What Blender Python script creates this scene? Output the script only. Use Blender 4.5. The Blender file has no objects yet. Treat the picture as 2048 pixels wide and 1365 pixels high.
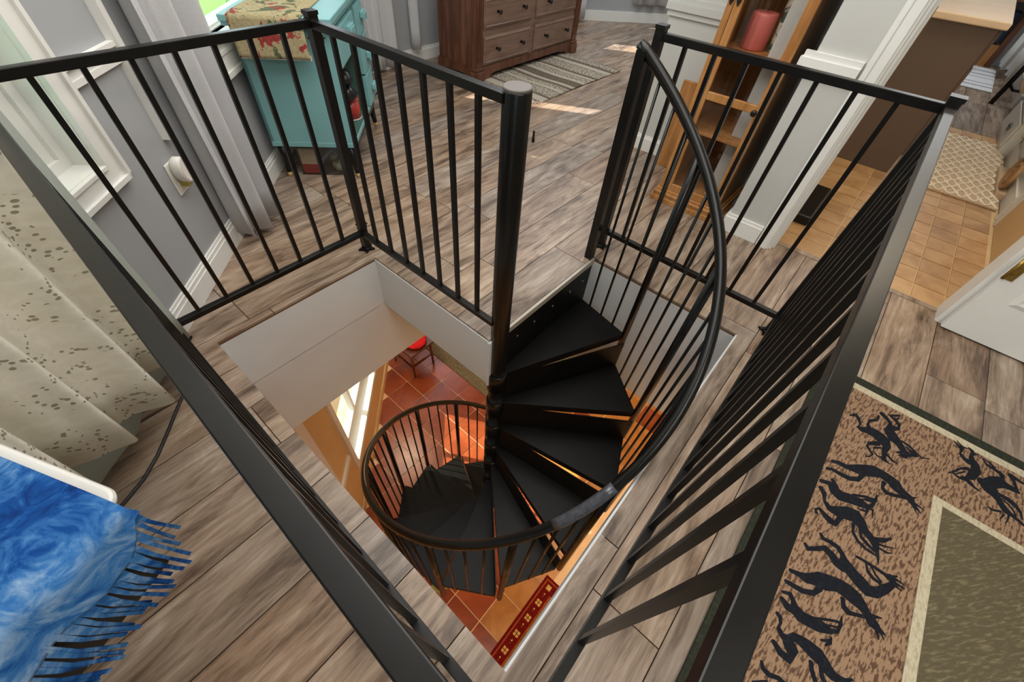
import bpy, math, random
from mathutils import Vector, Matrix
random.seed(7)
PI = math.pi
R = math.radians
scn = bpy.context.scene
col = scn.collection

# ---------------------------------------------------------------- camera
cam_d = bpy.data.cameras.new('camera')
cam = bpy.data.objects.new('camera', cam_d)
col.objects.link(cam)
cam.location = (-0.9319, -0.7411, 1.3468)
cam.rotation_mode = 'XYZ'
cam.rotation_euler = (0.7087, -0.0510, -0.8439)
cam_d.sensor_width = 36.0
cam_d.lens = 36.0 * 821.04 / 2048.0
cam_d.shift_x = 20 / 2048.0
cam_d.shift_y = -4 / 2048.0
cam_d.clip_start = 0.02
scn.camera = cam

# ---------------------------------------------------------------- world, sun, lamps, exposure
def S2L(c):
    c = c / 255.0
    return c / 12.92 if c <= 0.04045 else ((c + 0.055) / 1.055) ** 2.4
def C(r, g, b):
    return (S2L(r), S2L(g), S2L(b), 1.0)

world = bpy.data.worlds.new('world')
scn.world = world
world.use_nodes = True
wb = world.node_tree.nodes['Background']
wb.inputs[0].default_value = (0.80, 0.90, 1.0, 1)
wb.inputs[1].default_value = 3.6

def lamp(name, kind, loc, energy, color, size=1.0, size_y=None, target=None):
    d = bpy.data.lights.new(name, kind)
    o = bpy.data.objects.new(name, d)
    col.objects.link(o)
    o.location = loc
    d.energy = energy
    d.color = color
    if kind == 'AREA':
        d.shape = 'RECTANGLE'
        d.size = size
        d.size_y = size_y or size
    elif kind == 'SUN':
        d.angle = size
    else:
        d.shadow_soft_size = size
    if target is not None:
        o.rotation_euler = (Vector(target) - Vector(loc)).to_track_quat('-Z', 'Y').to_euler()
    return o

# sun through the window in the corner behind the teal cabinet
sun_dir = Vector((0.516, -0.90, -0.76))
lamp('sun', 'SUN', (-5, 5, 6), 15.0, (1.0, 0.93, 0.82), R(0.6), target=tuple(Vector((-5, 5, 6)) + sun_dir))
# unseen area lights put under the ceilings to light the upper rooms
lamp('ceiling_area_light', 'AREA', (0.2, 0.4, 2.44), 80, (1.0, 0.97, 0.93), 2.2, 2.2, (0.2, 0.4, 0))
lamp('ceiling_area_light', 'AREA', (3.8, 1.8, 2.44), 50, (0.94, 0.97, 1.0), 2.4, 2.0, (3.8, 1.8, 0))
lamp('ceiling_area_light', 'AREA', (-1.0, -2.2, 2.44), 44, (1.0, 0.93, 0.84), 1.6, 1.2, (-1.0, -2.2, 0))
lamp('bath_area_light', 'AREA', (2.6, -1.1, 2.40), 17, (1.0, 0.85, 0.64), 0.7, 0.6, (2.6, -1.1, 0))
lamp('bath_area_light', 'AREA', (6.2, -1.1, 2.40), 30, (0.95, 0.98, 1.0), 1.4, 0.9, (6.2, -1.1, 0))  # cool light added to make the far planks look bluish
# daylight at the windows
# warm lamps of the lower floor
lamp('lower_lamp', 'AREA', (0.5, 2.3, -0.75), 42, (1.0, 0.80, 0.56), 0.3, 0.3, (0.2, 1.2, -3))
lamp('lower_lamp', 'AREA', (1.6, -0.9, -0.36), 46, (1.0, 0.74, 0.44), 1.0, 1.0, (1.6, -0.9, -3))
lamp('lower_lamp', 'AREA', (-0.7, -1.3, -0.36), 26, (1.0, 0.76, 0.48), 0.8, 0.6, (-0.7, -1.3, -3))

scn.view_settings.view_transform = 'Standard'
scn.view_settings.look = 'None'
scn.view_settings.gamma = 1.0
scn.view_settings.use_curve_mapping = False
scn.view_settings.exposure = -0.15

# ---------------------------------------------------------------- materials
class NT:
    def __init__(s, name):
        s.m = bpy.data.materials.new(name)
        s.m.use_nodes = True
        s.t = s.m.node_tree
        s.b = s.t.nodes['Principled BSDF']
        s.out = s.t.nodes['Material Output']
    def n(s, kind, **kw):
        x = s.t.nodes.new(kind)
        for k, v in kw.items():
            if k in x.inputs: x.inputs[k].default_value = v
            else: setattr(x, k, v)
        return x
    def l(s, a, b): s.t.links.new(a, b)
    def coord(s, scale=(1, 1, 1), rand=False):
        tc = s.n('ShaderNodeTexCoord')
        v = tc.outputs['Object']
        if rand:
            oi = s.n('ShaderNodeObjectInfo')
            mu = s.n('ShaderNodeVectorMath', operation='MULTIPLY')
            s.l(oi.outputs['Random'], mu.inputs[0])
            mu.inputs[1].default_value = (37.0, 91.0, 53.0)
            ad = s.n('ShaderNodeVectorMath', operation='ADD')
            s.l(v, ad.inputs[0]); s.l(mu.outputs[0], ad.inputs[1])
            v = ad.outputs[0]
        m = s.n('ShaderNodeVectorMath', operation='MULTIPLY')
        s.l(v, m.inputs[0]); m.inputs[1].default_value = scale
        return m.outputs[0]
    def noise(s, vec, scale, detail=4, rough=0.55, dist=0.0):
        x = s.n('ShaderNodeTexNoise')
        x.inputs['Scale'].default_value = scale; x.inputs['Detail'].default_value = detail
        x.inputs['Roughness'].default_value = rough; x.inputs['Distortion'].default_value = dist
        s.l(vec, x.inputs['Vector'])
        return x.outputs['Fac']
    def ramp(s, fac, stops, mode='LINEAR'):
        r = s.n('ShaderNodeValToRGB')
        r.color_ramp.interpolation = mode
        e = r.color_ramp.elements
        while len(e) < len(stops): e.new(0.5)
        for i, (p, c) in enumerate(stops):
            e[i].position = p; e[i].color = c
        s.l(fac, r.inputs[0])
        return r.outputs[0]
    def mix(s, fac, a, b, mode='MIX'):
        x = s.n('ShaderNodeMix', data_type='RGBA', blend_type=mode)
        for i, v in ((0, fac), (6, a), (7, b)):
            if hasattr(v, 'is_linked') or hasattr(v, 'links'): s.l(v, x.inputs[i])
            else: x.inputs[i].default_value = v
        return x.outputs[2]
    def math(s, op, a, b=0.5):
        x = s.n('ShaderNodeMath', operation=op)
        for i, v in ((0, a), (1, b)):
            if hasattr(v, 'links'): s.l(v, x.inputs[i])
            else: x.inputs[i].default_value = v
        return x.outputs[0]
    def base(s, c):
        if hasattr(c, 'links'): s.l(c, s.b.inputs['Base Color'])
        else: s.b.inputs['Base Color'].default_value = c
    def bump(s, h, strength=0.2, dist=0.01):
        x = s.n('ShaderNodeBump'); x.inputs['Strength'].default_value = strength; x.inputs['Distance'].default_value = dist
        s.l(h, x.inputs['Height']); s.l(x.outputs[0], s.b.inputs['Normal'])

def G(v): return (v, v, v, 1)

def plain(name, c, rough=0.5, metal=0.0, var=0.08, scale=6.0, bump=0.0, spec=None, stretch=(1, 1, 1), rand=False):
    t = NT(name)
    v = t.coord(stretch, rand)
    f = t.noise(v, scale, 5)
    lo = tuple(x * (1 - var) for x in c[:3]) + (1,)
    hi = tuple(min(1, x * (1 + var)) for x in c[:3]) + (1,)
    t.base(t.ramp(f, [(0.3, lo), (0.7, hi)]))
    t.b.inputs['Roughness'].default_value = rough
    t.b.inputs['Metallic'].default_value = metal
    if spec is not None: t.b.inputs['Specular IOR Level'].default_value = spec
    if bump: t.bump(f, bump)
    return t.m

def wood(name, stops, rough=0.4, stretch=(1.0, 7.0, 1.0), scale=1.6, rand=True, fine=(3, 70, 3), tint=None, dist=1.3, spec=0.5, finemin=0.82):
    t = NT(name)
    v = t.coord(stretch, rand)
    f = t.noise(v, scale, 7, 0.62, dist)
    c = t.ramp(f, stops)
    v2 = t.coord(fine, rand)
    g = t.noise(v2, 2.0, 4, 0.6)
    c = t.mix(1.0, c, t.ramp(g, [(0.3, G(finemin)), (0.65, G(1.05))]), 'MULTIPLY')
    if tint:
        oi = t.n('ShaderNodeObjectInfo')
        c = t.mix(1.0, c, t.ramp(oi.outputs['Random'], tint), 'MULTIPLY')
    t.base(c)
    t.b.inputs['Roughness'].default_value = rough
    t.b.inputs['Specular IOR Level'].default_value = spec
    t.bump(g, 0.12, 0.003)
    return t.m

M = {}
def plank_mat():
    t = NT('plank wood')
    v = t.coord((1, 1, 1), True)
    def sc(k):
        m = t.n('ShaderNodeVectorMath', operation='MULTIPLY'); t.l(v, m.inputs[0]); m.inputs[1].default_value = k; return m.outputs[0]
    broad = t.noise(sc((1.2, 5.0, 1)), 1.6, 5, 0.6, 1.4)
    streak = t.noise(sc((1.4, 12.0, 1)), 1.8, 9, 0.66, 1.5)
    fine = t.noise(sc((4.5, 85.0, 3)), 2.0, 3, 0.6)
    k = t.math('ADD', t.math('MULTIPLY', broad, 0.60), t.math('MULTIPLY', streak, 0.52))
    c = t.ramp(k, [(0.38, C(74, 60, 51)), (0.47, C(112, 95, 81)), (0.55, C(146, 128, 112)), (0.62, C(164, 147, 131)), (0.72, C(188, 175, 161))])
    c = t.mix(1.0, c, t.ramp(fine, [(0.32, G(0.80)), (0.60, G(1.03))]), 'MULTIPLY')
    oi = t.n('ShaderNodeObjectInfo')
    c = t.mix(1.0, c, t.ramp(oi.outputs['Random'], [(0.0, C(236, 220, 206)), (0.3, C(255, 252, 248)), (0.55, C(226, 227, 230)), (0.8, C(252, 240, 226)), (1.0, C(238, 238, 241))]), 'MULTIPLY')
    vo = t.n('ShaderNodeTexVoronoi'); vo.inputs['Scale'].default_value = 1.0; t.l(sc((1.7, 4.2, 1)), vo.inputs['Vector'])
    c = t.mix(t.ramp(vo.outputs['Distance'], [(0.03, G(0.75)), (0.10, G(0))]), c, C(70, 52, 42))
    t.base(c)
    t.b.inputs['Roughness'].default_value = 0.36
    t.bump(fine, 0.15, 0.003)
    return t.m
M['plank'] = plank_mat()
M['subfloor'] = plain('subfloor board', C(96, 68, 44), 0.8)
M['white_paint'] = plain('white paint', C(208, 210, 210), 0.6, var=0.02)
M['white_trim'] = plain('white gloss trim', C(226, 225, 220), 0.35, var=0.02)
M['gray_wall'] = plain('gray wall paint', C(160, 162, 164), 0.65, var=0.02)
M['gray_wall_light'] = plain('pale gray wall paint', C(190, 189, 184), 0.65, var=0.02)
M['tan_wall'] = plain('tan wall paint', C(214, 180, 130), 0.6, var=0.03)
M['ceiling'] = plain('ceiling paint', C(228, 227, 224), 0.8, var=0.01)
M['black'] = plain('black satin enamel', C(14, 14, 13), 0.25, var=0.15, scale=14, spec=0.35)
M['black_rail'] = plain('black worn enamel', C(17, 16, 15), 0.3, var=0.25, scale=20, spec=0.32)
M['black_tread'] = plain('black tread enamel', C(11, 11, 10), 0.42, var=0.2, scale=9, bump=0.05, spec=0.16)
M['pole_cap'] = plain('dull gray pole cap', C(98, 92, 88), 0.55, var=0.06)
M['nosing'] = plain('pale metal nosing', C(170, 162, 150), 0.4, 0.3)
M['bolt'] = plain('steel bolt', C(110, 108, 112), 0.35, 0.8)

def tile_mat(name, a, b, c, rough, scale=3.0, spec=0.5):
    t = NT(name)
    f = t.noise(t.coord((1, 1, 1), True), scale, 6, 0.6, 0.6)
    col_ = t.ramp(f, [(0.3, a), (0.5, b), (0.72, c)])
    oi = t.n('ShaderNodeObjectInfo')
    col_ = t.mix(1.0, col_, t.ramp(oi.outputs['Random'], [(0, G(0.86)), (1, G(1.06))]), 'MULTIPLY')
    t.base(col_)
    t.b.inputs['Roughness'].default_value = rough
    t.b.inputs['Specular IOR Level'].default_value = spec
    t.bump(f, 0.06, 0.004)
    return t.m
M['terracotta'] = tile_mat('terracotta tile', C(118, 52, 24), C(146, 68, 36), C(168, 88, 50), 0.28)
M['ochre'] = tile_mat('ochre tile', C(160, 100, 44), C(184, 124, 62), C(202, 146, 82), 0.3)
M['grout_low'] = plain('pale peach grout', C(236, 204, 168), 0.8)
M['bath_tile'] = tile_mat('tan bath tile', C(166, 126, 84), C(190, 150, 104), C(206, 170, 124), 0.45, 5)
M['grout_bath'] = plain('cream grout', C(216, 186, 142), 0.8)
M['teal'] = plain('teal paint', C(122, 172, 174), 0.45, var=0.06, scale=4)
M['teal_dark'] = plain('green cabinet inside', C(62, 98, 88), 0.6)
M['cherry'] = wood('cherry wood', [(0.3, C(70, 40, 28)), (0.5, C(98, 60, 43)), (0.7, C(124, 82, 61))], 0.3, (6, 6, 0.8), 2.0, False, (50, 50, 4))
M['cherry_front'] = wood('sheen-paled drawer wood', [(0.3, C(104, 80, 68)), (0.5, C(122, 96, 82)), (0.7, C(136, 110, 96))], 0.28, (0.8, 6, 6), 2.0, False, (4, 50, 50))  # dresser front: cherry made paler, its sheen put into the colour
M['dark_knob'] = plain('dark bronze knob', C(40, 32, 28), 0.35, 0.5)
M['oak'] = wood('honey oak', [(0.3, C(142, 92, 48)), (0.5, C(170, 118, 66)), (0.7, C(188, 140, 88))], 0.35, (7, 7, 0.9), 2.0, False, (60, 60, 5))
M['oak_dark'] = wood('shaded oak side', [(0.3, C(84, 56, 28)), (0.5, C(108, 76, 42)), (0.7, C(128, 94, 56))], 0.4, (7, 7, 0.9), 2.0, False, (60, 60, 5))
M['vanity'] = plain('brown vanity paint', C(104, 86, 70), 0.5, var=0.04)
M['counter'] = plain('cream countertop', C(232, 206, 174), 0.25, var=0.04)
M['brass'] = plain('old brass', C(150, 122, 60), 0.35, 0.8, var=0.3, scale=60)
M['plate'] = plain('white plastic', C(222, 218, 210), 0.35, var=0.02)
M['amber'] = plain('amber lens', C(150, 132, 50), 0.2)
M['red_tin'] = plain('red tin', C(176, 58, 50), 0.3, var=0.05)
M['black_bag'] = plain('black plastic bag', C(24, 25, 30), 0.25, var=0.2, scale=20, bump=0.5)
M['pink'] = plain('pink wax', C(206, 110, 102), 0.45, var=0.06)
M['green_can'] = plain('green tin', C(52, 92, 72), 0.35, var=0.06)
M['wood_leg_tip'] = plain('pale wood leg tip', C(196, 158, 104), 0.5)
M['cord'] = plain('black cord', C(40, 36, 33), 0.5)
M['white_cloth'] = plain('white towel cloth', C(226, 228, 230), 0.9, var=0.05, scale=40, bump=0.2)
M['beige_cloth'] = plain('beige towel cloth', C(206, 180, 150), 0.9, var=0.08, scale=40, bump=0.2)
M['blue_item'] = plain('dark blue cloth', C(34, 52, 74), 0.7, var=0.3, scale=12)
M['red_fabric'] = plain('bright red fabric', C(206, 12, 26), 0.9, var=0.15, scale=30, bump=0.3)
M['chair_wood'] = plain('dark chair wood', C(92, 46, 22), 0.35, var=0.2, scale=9)
M['bark'] = plain('dry stem', C(150, 122, 80), 0.8)
M['leaf'] = plain('pale leaf', C(150, 150, 86), 0.6, var=0.3, scale=30)

def fabric(name, c, var=0.06, trans=0.0, weave=120):
    t = NT(name)
    v = t.coord((1, 1, 1))
    f = t.noise(v, weave, 2)
    lo = tuple(x * (1 - var) for x in c[:3]) + (1,)
    t.base(t.ramp(f, [(0.35, lo), (0.65, c)]))
    t.b.inputs['Roughness'].default_value = 0.9
    t.b.inputs['Specular IOR Level'].default_value = 0.15
    t.bump(f, 0.1, 0.002)
    if trans:
        tr = t.n('ShaderNodeBsdfTranslucent'); tr.inputs[0].default_value = c
        mx = t.n('ShaderNodeMixShader'); mx.inputs[0].default_value = trans
        t.l(t.b.outputs[0], mx.inputs[1]); t.l(tr.outputs[0], mx.inputs[2]); t.l(mx.outputs[0], t.out.inputs[0])
    return t.m
M['gray_curtain'] = fabric('gray curtain cloth', C(206, 206, 208), 0.05, 0.15)
M['white_curtain'] = fabric('white sheer cloth', C(226, 226, 228), 0.04, 0.3)
M['liner'] = fabric('pale green gray liner', C(178, 186, 178), 0.04, 0.2)

def lace():
    t = NT('cream lace')
    v = t.coord((1, 1, 1))
    # pattern lives in cloth coordinates (uv), metres
    uv = t.n('ShaderNodeUVMap')
    sep = t.n('ShaderNodeVectorMath', operation='MULTIPLY'); t.l(uv.outputs[0], sep.inputs[0]); sep.inputs[1].default_value = (1, 1, 1)
    big = t.noise(sep.outputs[0], 7.0, 2, 0.5, 0.9)
    band = t.math('ABSOLUTE', t.math('SUBTRACT', big, 0.5))
    region = t.math('LESS_THAN', band, 0.045)
    vo = t.n('ShaderNodeTexVoronoi'); vo.inputs['Scale'].default_value = 80
    t.l(sep.outputs[0], vo.inputs['Vector'])
    hole = t.math('LESS_THAN', vo.outputs['Distance'], 0.33)
    h = t.math('MULTIPLY', region, hole)
    fl = t.noise(sep.outputs[0], 30, 4, 0.6, 0.8)
    c = t.ramp(fl, [(0.35, C(232, 228, 212)), (0.65, C(242, 239, 226))])
    t.base(t.mix(h, c, C(168, 162, 142)))
    t.b.inputs['Roughness'].default_value = 0.9
    t.b.inputs['Specular IOR Level'].default_value = 0.1
    t.bump(fl, 0.15, 0.003)
    tr = t.n('ShaderNodeBsdfTranslucent'); t.l(c, tr.inputs[0])
    mx = t.n('ShaderNodeMixShader'); mx.inputs[0].default_value = 0.12
    t.l(t.b.outputs[0], mx.inputs[1]); t.l(tr.outputs[0], mx.inputs[2])
    tp = t.n('ShaderNodeBsdfTransparent')
    m2 = t.n('ShaderNodeMixShader'); t.l(t.math('MULTIPLY', h, 0.15), m2.inputs[0])
    t.l(mx.outputs[0], m2.inputs[1]); t.l(tp.outputs[0], m2.inputs[2])
    t.l(m2.outputs[0], t.out.inputs[0])
    return t.m
M['lace'] = lace()

def tiedye():
    t = NT('blue tie dye cloth')
    v = t.coord((1, 1, 1))
    f = t.noise(v, 5.0, 3, 0.5, 1.0)
    g = t.noise(v, 15.0, 7, 0.62, 2.4)
    k = t.math('ADD', t.math('MULTIPLY', f, 0.62), t.math('MULTIPLY', g, 0.5))
    t.base(t.ramp(k, [(0.41, C(5, 38, 100)), (0.51, C(13, 72, 142)), (0.60, C(56, 112, 172)), (0.72, C(136, 166, 198))]))
    t.b.inputs['Roughness'].default_value = 0.85
    t.b.inputs['Specular IOR Level'].default_value = 0.2
    t.bump(g, 0.25, 0.006)
    return t.m
M['tiedye'] = tiedye()
M['fringe'] = plain('blue fringe', C(72, 112, 168), 0.85, var=0.3, scale=30)

def rugmat(name, a, b, scale=(14, 60, 1), thr=(0.52, 0.60), rot=0.0):
    t = NT(name)
    tc = t.n('ShaderNodeTexCoord')
    mp = t.n('ShaderNodeMapping'); mp.inputs['Rotation'].default_value = (0, 0, rot)
    t.l(tc.outputs['Object'], mp.inputs[0])
    m = t.n('ShaderNodeVectorMath', operation='MULTIPLY'); t.l(mp.outputs[0], m.inputs[0]); m.inputs[1].default_value = scale
    f = t.noise(m.outputs[0], 2.2, 3, 0.6, 0.3)
    t.base(t.ramp(f, [(thr[0], a), (thr[1], b)]))
    t.b.inputs['Roughness'].default_value = 0.95
    t.b.inputs['Specular IOR Level'].default_value = 0.1
    h = t.noise(t.coord((1, 1, 1)), 260, 2)
    t.bump(h, 0.5, 0.004)
    return t.m
M['rug_tan'] = rugmat('tan rug pile', C(150, 122, 98), C(92, 70, 56), (16, 62, 1), (0.49, 0.57), R(8))
M['rug_black'] = rugmat('black rug pile', C(28, 30, 36), C(42, 44, 50), (40, 40, 1), (0.5, 0.75))
M['rug_cream'] = rugmat('cream rug pile', C(192, 182, 158), C(168, 158, 132), (20, 60, 1), (0.45, 0.65))
M['rug_olive'] = rugmat('olive rug pile', C(92, 85, 66), C(128, 118, 92), (12, 60, 1), (0.5, 0.72), R(40))
M['rug_green'] = rugmat('dark green rug pile', C(44, 47, 39), C(60, 62, 50), (40, 40, 1), (0.45, 0.7))
M['low_rug_red'] = rugmat('dark red carpet', C(98, 14, 18), C(120, 26, 24), (30, 30, 1), (0.45, 0.7))
M['low_rug_gold'] = rugmat('gold carpet', C(150, 112, 40), C(124, 86, 30), (12, 12, 1), (0.4, 0.65))
M['low_rug_rust'] = rugmat('rust carpet', C(160, 82, 40), C(140, 66, 34), (12, 12, 1), (0.4, 0.65))
M['low_rug_cream'] = rugmat('cream carpet', C(206, 176, 104), C(186, 150, 84), (20, 20, 1), (0.4, 0.65))
M['stone_rug'] = rugmat('mottled gray rug', C(96, 88, 70), C(134, 122, 96), (26, 26, 1), (0.42, 0.62))
M['bath_mat'] = rugmat('blush bath mat', C(214, 192, 166), C(196, 170, 142), (40, 40, 1), (0.45, 0.65))
M['bath_mat_line'] = rugmat('cream mat cord', C(250, 240, 222), C(238, 224, 202), (40, 40, 1), (0.45, 0.65))
M['weave_cream'] = rugmat('cream weave', C(184, 175, 160), C(150, 140, 124), (90, 26, 1), (0.45, 0.6))
M['weave_dark'] = rugmat('dark weave', C(92, 82, 72), C(120, 106, 92), (90, 26, 1), (0.45, 0.6))
M['weave_tick'] = rugmat('ticked weave', C(180, 171, 156), C(96, 84, 72), (22, 40, 1), (0.48, 0.54), R(10))
M['runner_white'] = rugmat('white bath runner', C(214, 216, 218), C(188, 190, 194), (30, 30, 1), (0.45, 0.65))
M['runner_gray'] = rugmat('gray runner stripe', C(120, 124, 132), C(170, 172, 178), (30, 60, 1), (0.45, 0.6))

def floral(name, bg, c1, c2, scale=9.0):
    t = NT(name)
    v = t.coord((1, 1, 1))
    f = t.noise(v, scale, 3, 0.5, 0.8)
    g = t.noise(v, scale * 0.8, 2, 0.5, 1.4)
    d = t.n('ShaderNodeVectorMath', operation='ADD'); t.l(v, d.inputs[0]); d.inputs[1].default_value = (7.3, 2.1, 5.5)
    g = t.noise(d.outputs[0], scale, 3, 0.55, 1.0)
    c = t.mix(t.ramp(f, [(0.585, G(0)), (0.61, G(1))]), bg, c2)
    c = t.mix(t.ramp(g, [(0.60, G(0)), (0.625, G(1))]), c, c1)
    h = t.noise(v, scale * 6, 4)
    c = t.mix(1.0, c, t.ramp(h, [(0.3, G(0.7)), (0.7, G(1.1))]), 'MULTIPLY')
    t.base(c)
    t.b.inputs['Roughness'].default_value = 0.85
    t.b.inputs['Specular IOR Level'].default_value = 0.2
    return t.m
M['floral'] = floral('floral tapestry', C(172, 158, 122), C(150, 60, 54), C(92, 98, 70), 13)
M['floral_vase'] = floral('floral ceramic', C(214, 206, 186), C(130, 42, 66), C(56, 82, 66), 14)

def glass(name, c=(1, 1, 1, 1), refl=0.14):
    t = NT(name)
    tp = t.n('ShaderNodeBsdfTransparent'); tp.inputs[0].default_value = c
    gl = t.n('ShaderNodeBsdfGlossy'); gl.inputs['Roughness'].default_value = 0.02
    lw = t.n('ShaderNodeLayerWeight'); lw.inputs[0].default_value = 0.5
    fr = t.math('MULTIPLY', t.math('POWER', lw.outputs['Facing'], 5.0), 0.8)
    mx = t.n('ShaderNodeMixShader')
    t.l(t.math('ADD', fr, refl * 0.3), mx.inputs[0])
    t.l(tp.outputs[0], mx.inputs[1]); t.l(gl.outputs[0], mx.inputs[2]); t.l(mx.outputs[0], t.out.inputs[0])
    return t.m
M['glass'] = glass('window glass', (0.93, 0.97, 0.94, 1))
M['cabinet_glass'] = glass('cabinet glass', (0.96, 0.95, 0.94, 1), 0.1)
M['clear_plastic'] = glass('clear plastic', (0.86, 0.88, 0.88, 1), 0.2)

def grass():
    t = NT('lawn')
    v = t.coord((1, 1, 1))
    f = t.noise(v, 1.2, 6, 0.6)
    t.base(t.ramp(f, [(0.35, C(34, 96, 12)), (0.6, C(54, 116, 20))]))
    t.b.inputs['Roughness'].default_value = 0.9
    return t.m
M['grass'] = grass()
M['hedge'] = plain('hedge leaves', C(52, 70, 28), 0.8, var=0.5, scale=18, bump=0.6)
M['path'] = plain('pale lime path', C(96, 122, 44), 0.9)

# ---------------------------------------------------------------- geometry helpers
class MB:
    def __init__(s):
        s.v = []; s.f = []; s.sm = []; s.uv = None
    def add(s, vs, fs, smooth=False):
        o = len(s.v)
        s.v += [tuple(p) for p in vs]
        s.f += [tuple(i + o for i in f) for f in fs]
        s.sm += [smooth] * len(fs)
        return s
    def box(s, x0, x1, y0, y1, z0, z1, T=None):
        vs = [(x0, y0, z0), (x1, y0, z0), (x1, y1, z0), (x0, y1, z0), (x0, y0, z1), (x1, y0, z1), (x1, y1, z1), (x0, y1, z1)]
        if T: vs = [T(*p) for p in vs]
        fs = [(0, 3, 2, 1), (4, 5, 6, 7), (0, 1, 5, 4), (1, 2, 6, 5), (2, 3, 7, 6), (3, 0, 4, 7)]
        if T:
            a, b, c, d = (Vector(vs[i]) for i in (0, 1, 3, 4))
            if (b - a).cross(c - a).dot(d - a) < 0: fs = [f[::-1] for f in fs]
        return s.add(vs, fs)
    def prism(s, pts, z0, z1):
        n = len(pts)
        a = sum(pts[i][0] * pts[(i + 1) % n][1] - pts[(i + 1) % n][0] * pts[i][1] for i in range(n))
        if a < 0: pts = pts[::-1]
        vs = [(x, y, z0) for x, y in pts] + [(x, y, z1) for x, y in pts]
        fs = [tuple(range(n))[::-1], tuple(range(n, 2 * n))]
        fs += [(i, (i + 1) % n, n + (i + 1) % n, n + i) for i in range(n)]
        return s.add(vs, fs)
    def ring_loft(s, rings, close=True, caps=True, smooth=True):
        n = len(rings[0])
        vs = [p for r in rings for p in r]
        fs = []
        for i in range(len(rings) - 1):
            for j in range(n if close else n - 1):
                k = (j + 1) % n
                fs.append((i * n + j, i * n + k, (i + 1) * n + k, (i + 1) * n + j))
        s.add(vs, fs, smooth)
        if caps and close:
            o = len(s.v) - len(vs)
            s.f += [tuple(o + i for i in range(n))[::-1], tuple(o + (len(rings) - 1) * n + i for i in range(n))]
            s.sm += [False, False]
        return s
    def tube(s, pts, r, n=10, smooth=True, rot=0.0):
        pts = [Vector(p) for p in pts]
        rr = r if isinstance(r, (list, tuple)) else [r] * len(pts)
        rings = []
        ref = None
        for i, p in enumerate(pts):
            t = (pts[min(i + 1, len(pts) - 1)] - pts[max(i - 1, 0)]).normalized()
            if ref is None:
                ref = Vector((0, 0, 1)) if abs(t.z) < 0.9 else Vector((1, 0, 0))
            u = (ref - t * ref.dot(t)).normalized(); w = t.cross(u); ref = u
            rings.append([tuple(p + (u * math.cos(2 * PI * j / n + rot) + w * math.sin(2 * PI * j / n + rot)) * rr[i]) for j in range(n)])
        return s.ring_loft(rings, True, True, smooth)
    def lathe(s, prof, cx, cy, n=20, smooth=True):
        rings = [[(cx + r * math.cos(2 * PI * j / n), cy + r * math.sin(2 * PI * j / n), z) for j in range(n)] for r, z in prof]
        return s.ring_loft(rings, True, True, smooth)
    def grid(s, fn, nu, nv, smooth=True, uvfn=None):
        o = len(s.v)
        vs = [fn(i / nu, j / nv) for j in range(nv + 1) for i in range(nu + 1)]
        fs = [(j * (nu + 1) + i, j * (nu + 1) + i + 1, (j + 1) * (nu + 1) + i + 1, (j + 1) * (nu + 1) + i) for j in range(nv) for i in range(nu)]
        s.add(vs, fs, smooth)
        if uvfn:
            s.uv = [uvfn(i / nu, j / nv) for j in range(nv + 1) for i in range(nu + 1)]
        return s
    def mesh(s, name, mat):
        me = bpy.data.meshes.new(name)
        me.from_pydata(s.v, [], s.f)
        me.update()
        for p, q in zip(me.polygons, s.sm): p.use_smooth = q
        if s.uv:
            l = me.uv_layers.new(name='UVMap')
            for lp in me.loops: l.data[lp.index].uv = s.uv[lp.vertex_index]
        me.materials.append(mat)
        return me
    def build(s, name, mat, parent=None, loc=None, bevel=0.0, solid=0.0):
        o = bpy.data.objects.new(name, s.mesh(name, mat))
        col.objects.link(o)
        if loc is not None: o.location = loc
        attach(o, parent)
        if solid:
            m = o.modifiers.new('solid', 'SOLIDIFY'); m.thickness = solid; m.offset = 0
        if bevel:
            m = o.modifiers.new('bevel', 'BEVEL'); m.width = bevel; m.segments = 2; m.limit_method = 'ANGLE'; m.angle_limit = R(40)
        return o

WM = {}
def attach(o, parent):
    if parent is not None:
        o.parent = parent
        o.matrix_parent_inverse = WM.get(parent.name, Matrix.Identity(4)).inverted()
def inst(me, name, parent, loc=(0, 0, 0), rot=(0, 0, 0)):
    o = bpy.data.objects.new(name, me)
    col.objects.link(o)
    o.location = loc; o.rotation_euler = rot
    attach(o, parent)
    return o
def tag(o, label=None, cat=None, group=None, kind=None):
    if label: o['label'] = label
    if cat: o['category'] = cat
    if group: o['group'] = group
    if kind: o['kind'] = kind
    return o
def thing(name, label, cat, loc, group=None, kind=None):
    o = bpy.data.objects.new(name, None)
    o.empty_display_size = 0.1
    col.objects.link(o)
    o.location = loc
    WM[o.name] = Matrix.Translation(Vector(loc))
    return tag(o, label, cat, group, kind)
def struct(name, mb, mat, label, cat, **kw):
    o = mb.build(name, mat, None, **kw)
    return tag(o, label, cat, None, 'structure')

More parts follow.
